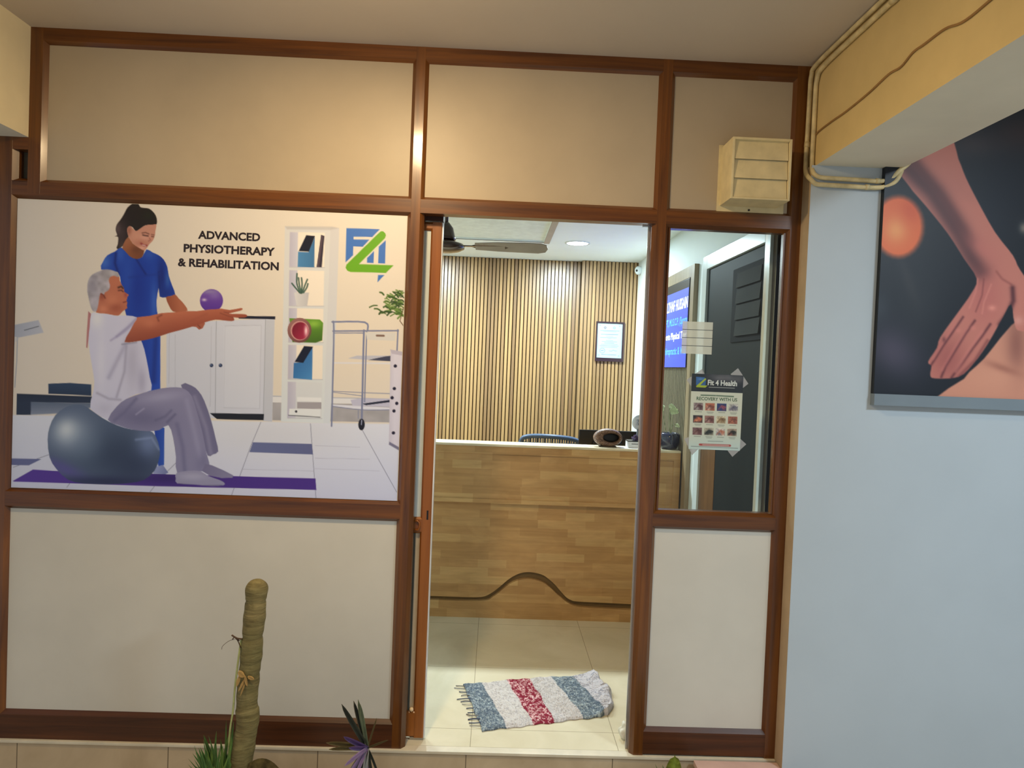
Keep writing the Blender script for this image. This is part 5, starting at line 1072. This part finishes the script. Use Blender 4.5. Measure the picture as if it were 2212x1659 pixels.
# ------------------------------------------------------------------ plants in front of the step
GZ = -0.3
terra = plain('weathered_clay', rgb(96, 70, 52), 0.8, 0.2, 0.08, 10, 0.2, 40); soil = plain('dark_soil', rgb(52, 40, 30), 0.95, 0.1, 0.3, 40, 0.6, 60)
def pot(cx, cy, r, ztop, parent):
    bm = bmesh.new(); lathe(bm, [(0, GZ), (r*0.68, GZ), (r*0.95, ztop-0.03), (r*1.04, ztop-0.03), (r*1.06, ztop), (r*0.96, ztop), (r*0.93, ztop-0.03), (0, ztop-0.03)], (cx, cy), 40); obj('plant_pot', bm, terra, parent)
    bm = bmesh.new(); lathe(bm, [(0, ztop-0.029), (r*0.93, ztop-0.029), (r*0.9, ztop-0.012), (r*0.4, ztop-0.006), (0, ztop-0.008)], (cx, cy), 32)
    obj('soil', bm, soil, parent)
TX, TY = -0.872, -0.30
tt = thing('potted_trunk', (TX, TY, GZ), 'cut-off bare greenish trunk with a domed top standing in a pot', 'plant')
pot(TX, TY, 0.15, -0.03, tt)
path = smooth_path([(-0.884, TY, -0.06), (-0.868, TY, 0.08), (-0.858, TY, 0.17), (-0.846, TY, 0.255), (-0.851, TY, 0.33), (-0.846, TY, 0.43), (-0.840, TY, 0.50), (-0.838, TY, 0.57), (-0.832, TY, 0.66), (-0.829, TY, 0.735)], 10)
bm = bmesh.new(); seg = 28; rings = []
zs = [p[2] for p in path]
def trad(z):
    r_ = 0.0395 if z < 0.3 else 0.037
    r_ += 0.0010*math.sin(z*52) + 0.0007*math.sin(z*131)
    for zn in (0.255, 0.43, 0.565, 0.695): r_ -= 0.0022*math.exp(-((z-zn)/0.006)**2)
    if z > 0.70: r_ += 0.0015
    return r_
pp = [Vector(p) for p in path] + [Vector((-0.829, TY, 0.735+0.038*math.sin(k*PI/16))) for k in range(1, 8)] 
for i, p in enumerate(pp):
    k = i-len(path)+1; rr = trad(p.z) if k <= 0 else trad(0.735)*math.cos(k*PI/16)
    rings.append([bm.verts.new(p + Vector((math.cos(2*PI*s_/seg), math.sin(2*PI*s_/seg), 0))*rr*(1+0.02*math.sin(s_*1.7+p.z*40))) for s_ in range(seg)])
for i in range(len(rings)-1):
    for s_ in range(seg): bm.faces.new([rings[i][s_], rings[i][(s_+1) % seg], rings[i+1][(s_+1) % seg], rings[i+1][s_]])
bm.faces.new(rings[-1]); bm.faces.new(rings[0][::-1])
m, nt, b = base_mat('khaki_bark', 0.7, 0.3)
n1 = noise(nt, coords(nt, (9, 9, 60)), 1.0, 6, 0.65, 1.6); n2 = noise(nt, coords(nt, (1, 1, 1)), 9, 3)
c = ramp(nt, n1, [(0.25, rgb(92, 80, 50)), (0.5, rgb(126, 114, 76)), (0.75, rgb(152, 140, 98))]); nt.links.new(mix(nt, 1.0, c, ramp(nt, n2, [(0.3, (0.8, 0.84, 0.7, 1)), (0.7, (1.1, 1.06, 0.98, 1))]), 'MULTIPLY'), b.inputs['Base Color']); bump(nt, b, n1, 0.5, 0.006)
obj('trunk', bm, m, tt, smooth=True)
bm = bmesh.new(); tube(bm, smooth_path([(-0.873, TY-0.015, 0.56), (-0.879, TY-0.018, 0.50), (-0.884, TY-0.02, 0.44), (-0.889, TY-0.02, 0.38), (-0.893, TY-0.02, 0.30), (-0.901, TY-0.02, 0.235), (-0.904, TY-0.02, 0.15), (-0.902, TY-0.022, 0.115), (-0.915, TY-0.03, 0.09), (-0.918, TY-0.03, 0.0)], 6), 0.0036, 8)
obj('climbing_stem', bm, plain('pale_green_stem', rgb(172, 178, 116), 0.5, 0.4, 0.15, 30), tt, 'thin pale green stem along the bark')
dry = plain('dry_straw', rgb(196, 164, 104), 0.7); twg = plain('dry_twig', rgb(84, 62, 42), 0.8)
for pts, rd in (([(-0.868, TY-0.02, 0.562), (-0.885, TY-0.025, 0.566), (-0.903, TY-0.028, 0.578)], 0.003), ([(-0.878, TY-0.02, 0.555), (-0.890, TY-0.03, 0.571), (-0.899, TY-0.03, 0.564)], 0.002), ([(-0.872, TY-0.02, 0.53), (-0.884, TY-0.02, 0.556), (-0.892, TY-0.02, 0.563)], 0.002)):
    bm = bmesh.new(); tube(bm, smooth_path(pts, 4), rd, 6); obj('dry_twig', bm, twg, tt)
bm = bmesh.new(); tube(bm, smooth_path([(-0.895, TY-0.02, 0.560), (-0.915, TY-0.02, 0.553), (-0.936, TY-0.02, 0.535), (-0.940, TY-0.02, 0.522)], 5), 0.0008, 5); obj('dry_tendril', bm, twg, tt)
for b_, t_, wd in (((-0.872, TY-0.036, 0.452), (-0.846, TY-0.044, 0.436), 0.022), ((-0.846, TY-0.040, 0.430), (-0.866, TY-0.050, 0.385), 0.008), ((-0.842, TY-0.040, 0.425), (-0.858, TY-0.052, 0.370), 0.006), ((-0.838, TY-0.038, 0.436), (-0.815, TY-0.036, 0.425), 0.014), ((-0.848, TY-0.04, 0.44), (-0.835, TY-0.05, 0.405), 0.010), ((-0.865, TY-0.04, 0.44), (-0.874, TY-0.045, 0.40), 0.012)):
    strap_leaf('torn_bark', b_, t_, wd, tt, dry, 0, 0.3, n=5)
# green plant at the trunk's foot
gp_ = thing('feathery_plant', (-0.93, TY, 0.02), 'bright green feathery plant at the left foot of the trunk', 'plant')
gr = [plain('fresh_green_leaf', rgb(118, 152, 72), 0.5, 0.4, 0.15, 20), plain('deep_green_leaf', rgb(84, 120, 58), 0.5, 0.4, 0.15, 20), plain('blue_green_leaf', rgb(92, 132, 70), 0.5, 0.4, 0.1, 20)]
rg = random.Random(21)
for i in range(84):
    bx_, by_ = -0.93 + rg.uniform(-0.03, 0.035), TY + rg.uniform(-0.06, 0.03)
    a = rg.uniform(0.25, 1.0)*PI; L = rg.uniform(0.09, 0.22)*(0.75 + 0.4*math.sin(a)); 
    tp = (bx_ + L*0.55*math.cos(a) , by_ - rg.uniform(-0.03, 0.05), 0.03 + L*(0.45+0.55*math.sin(a)))
    tp = (min(tp[0], -0.885), tp[1], tp[2])
    strap_leaf('leaf', (bx_, by_, -0.03), tp, rg.uniform(0.006, 0.015), gp_, gr[i % 3 if i % 7 else 2], rg.uniform(0.0, 0.25))
for i, (tpx, tpz) in enumerate(((-1.03, 0.05), (-1.05, 0.10), (-1.01, 0.12), (-1.06, 0.02))):
    strap_leaf('leaf', (-0.94, TY-0.04, 0.02), (tpx, TY-0.06, tpz), 0.012, gp_, gr[1], 0.3)
# dry brown leaf at the right foot
dl = strap_leaf('dry_leaf', (-0.825, TY-0.03, 0.100), (-0.690, TY-0.04, 0.085), 0.085, None, plain('dry_olive_leaf', rgb(104, 92, 58), 0.7, 0.2, 0.4, 25), 0.15, 0.5, side=(0, 0.5, 0.85))
tagit(dl, 'curled dry brown leaf at the right foot of the trunk', 'leaf')
# oyster plant
OX, OY = -0.41, -0.30
op = thing('oyster_plant', (OX, OY, GZ), 'potted plant with purple and dark green sword leaves before the step', 'plant')
pot(OX-0.02, OY, 0.13, -0.02, op)
bm = bmesh.new(); tube(bm, [(OX, OY, -0.03), (OX, OY, 0.14)], [0.016, 0.012], 10); obj('plant_stem', bm, plain('purple_stem', rgb(112, 84, 128), 0.5), op)
dg = plain('dark_sword_leaf', rgb(40, 46, 36), 0.4, 0.5, 0.15, 14); mgn = plain('grey_green_sword_leaf', rgb(98, 110, 84), 0.4, 0.5, 0.15, 14); pu = plain('purple_sword_leaf', rgb(98, 72, 128), 0.4, 0.5, 0.2, 14); ol = plain('olive_sword_leaf', rgb(96, 84, 46), 0.45, 0.4, 0.15, 14); lv_ = plain('lilac_leaf', rgb(150, 124, 168), 0.4, 0.5, 0.1, 14)
sword = lambda t: (0.55+0.9*t)*(1-t)**0.55 if t < 0.98 else 0.05
for tp, wd, mm, dr in (((-0.505, OY-0.03, 0.342), 0.030, dg, 0.0), ((-0.470, OY+0.01, 0.335), 0.026, dg, 0.0), ((-0.452, OY+0.0, 0.345), 0.024, mgn, 0.0), ((-0.440, OY-0.02, 0.338), 0.022, mgn, 0), ((-0.555, OY-0.03, 0.215), 0.030, ol, 0.1), ((-0.545, OY-0.03, 0.190), 0.026, ol, 0.1),
                       ((-0.385, OY+0.02, 0.27), 0.010, ol, 0.0), ((-0.335, OY-0.02, 0.215), 0.012, ol, 0.05), ((-0.490, OY-0.05, 0.235), 0.030, pu, 0.0), ((-0.470, OY-0.05, 0.195), 0.028, pu, 0.0), ((-0.480, OY-0.07, 0.150), 0.024, lv_, 0.1), ((-0.500, OY-0.06, 0.060), 0.020, lv_, 0.1), ((-0.475, OY-0.08, 0.02), 0.018, lv_, 0.1),
                       ((-0.520, OY-0.03, 0.02), 0.036, mgn, 0.3), ((-0.445, OY-0.07, 0.00), 0.020, dg, 0.2), ((-0.415, OY-0.07, 0.01), 0.026, plain('silver_leaf', rgb(150, 156, 158), 0.4), 0.2), ((-0.370, OY-0.05, 0.03), 0.018, dg, 0.2), ((-0.355, OY-0.03, 0.09), 0.014, dg, 0.3)):
    strap_leaf('leaf', (OX, OY-0.012, 0.175), tp, wd, op, mm, dr, 0.35, wprof=sword)
# pale green plant in front of the right bay
cp = thing('caladium_plant', (0.71, -0.30, GZ), 'pale yellow-green leaf tip rising in front of the right bay', 'plant')
pot(0.71, -0.30, 0.10, -0.02, cp)
yg = plain('yellow_green_leaf', rgb(158, 168, 70), 0.45, 0.4, 0.2, 50)
wid = lambda t: (math.sin(PI*min(1, t*0.8+0.12)))**1.2*(1 if t < 0.98 else 0.1) if t < 0.9 else 0.28*(1-t)*10*0.5
strap_leaf('leaf', (0.715, -0.30, 0.03), (0.708, -0.315, 0.183), 0.060, cp, yg, 0.0, 0.45, side=(1, 0, 0.05), wprof=wid, n=14)
strap_leaf('leaf', (0.705, -0.30, 0.0), (0.668, -0.30, 0.135), 0.012, cp, gr[1], 0.0); strap_leaf('leaf', (0.72, -0.30, 0.0), (0.735, -0.30, 0.118), 0.03, cp, yg, 0.0)
strap_leaf('leaf', (0.70, -0.30, 0.0), (0.64, -0.30, 0.155), 0.005, cp, gr[1], 0.1)
# pink-topped ledge
lg_ = thing('masonry_ledge', (1.02, -0.2, GZ), 'low ledge with a pinkish stone top beside the grey wall', 'ledge')
obj('ledge_base', B(0.872, 1.208, -0.38, -0.03, GZ, -0.022), plain('brown_ledge_side', rgb(120, 84, 54), 0.7), lg_)
obj('stone_top', B(0.868, 1.2105, -0.385, -0.025, -0.022, -0.001, bev=0.002), plain('pinkish_stone', rgb(214, 180, 166), 0.4, 0.4, 0.06, 6), lg_)
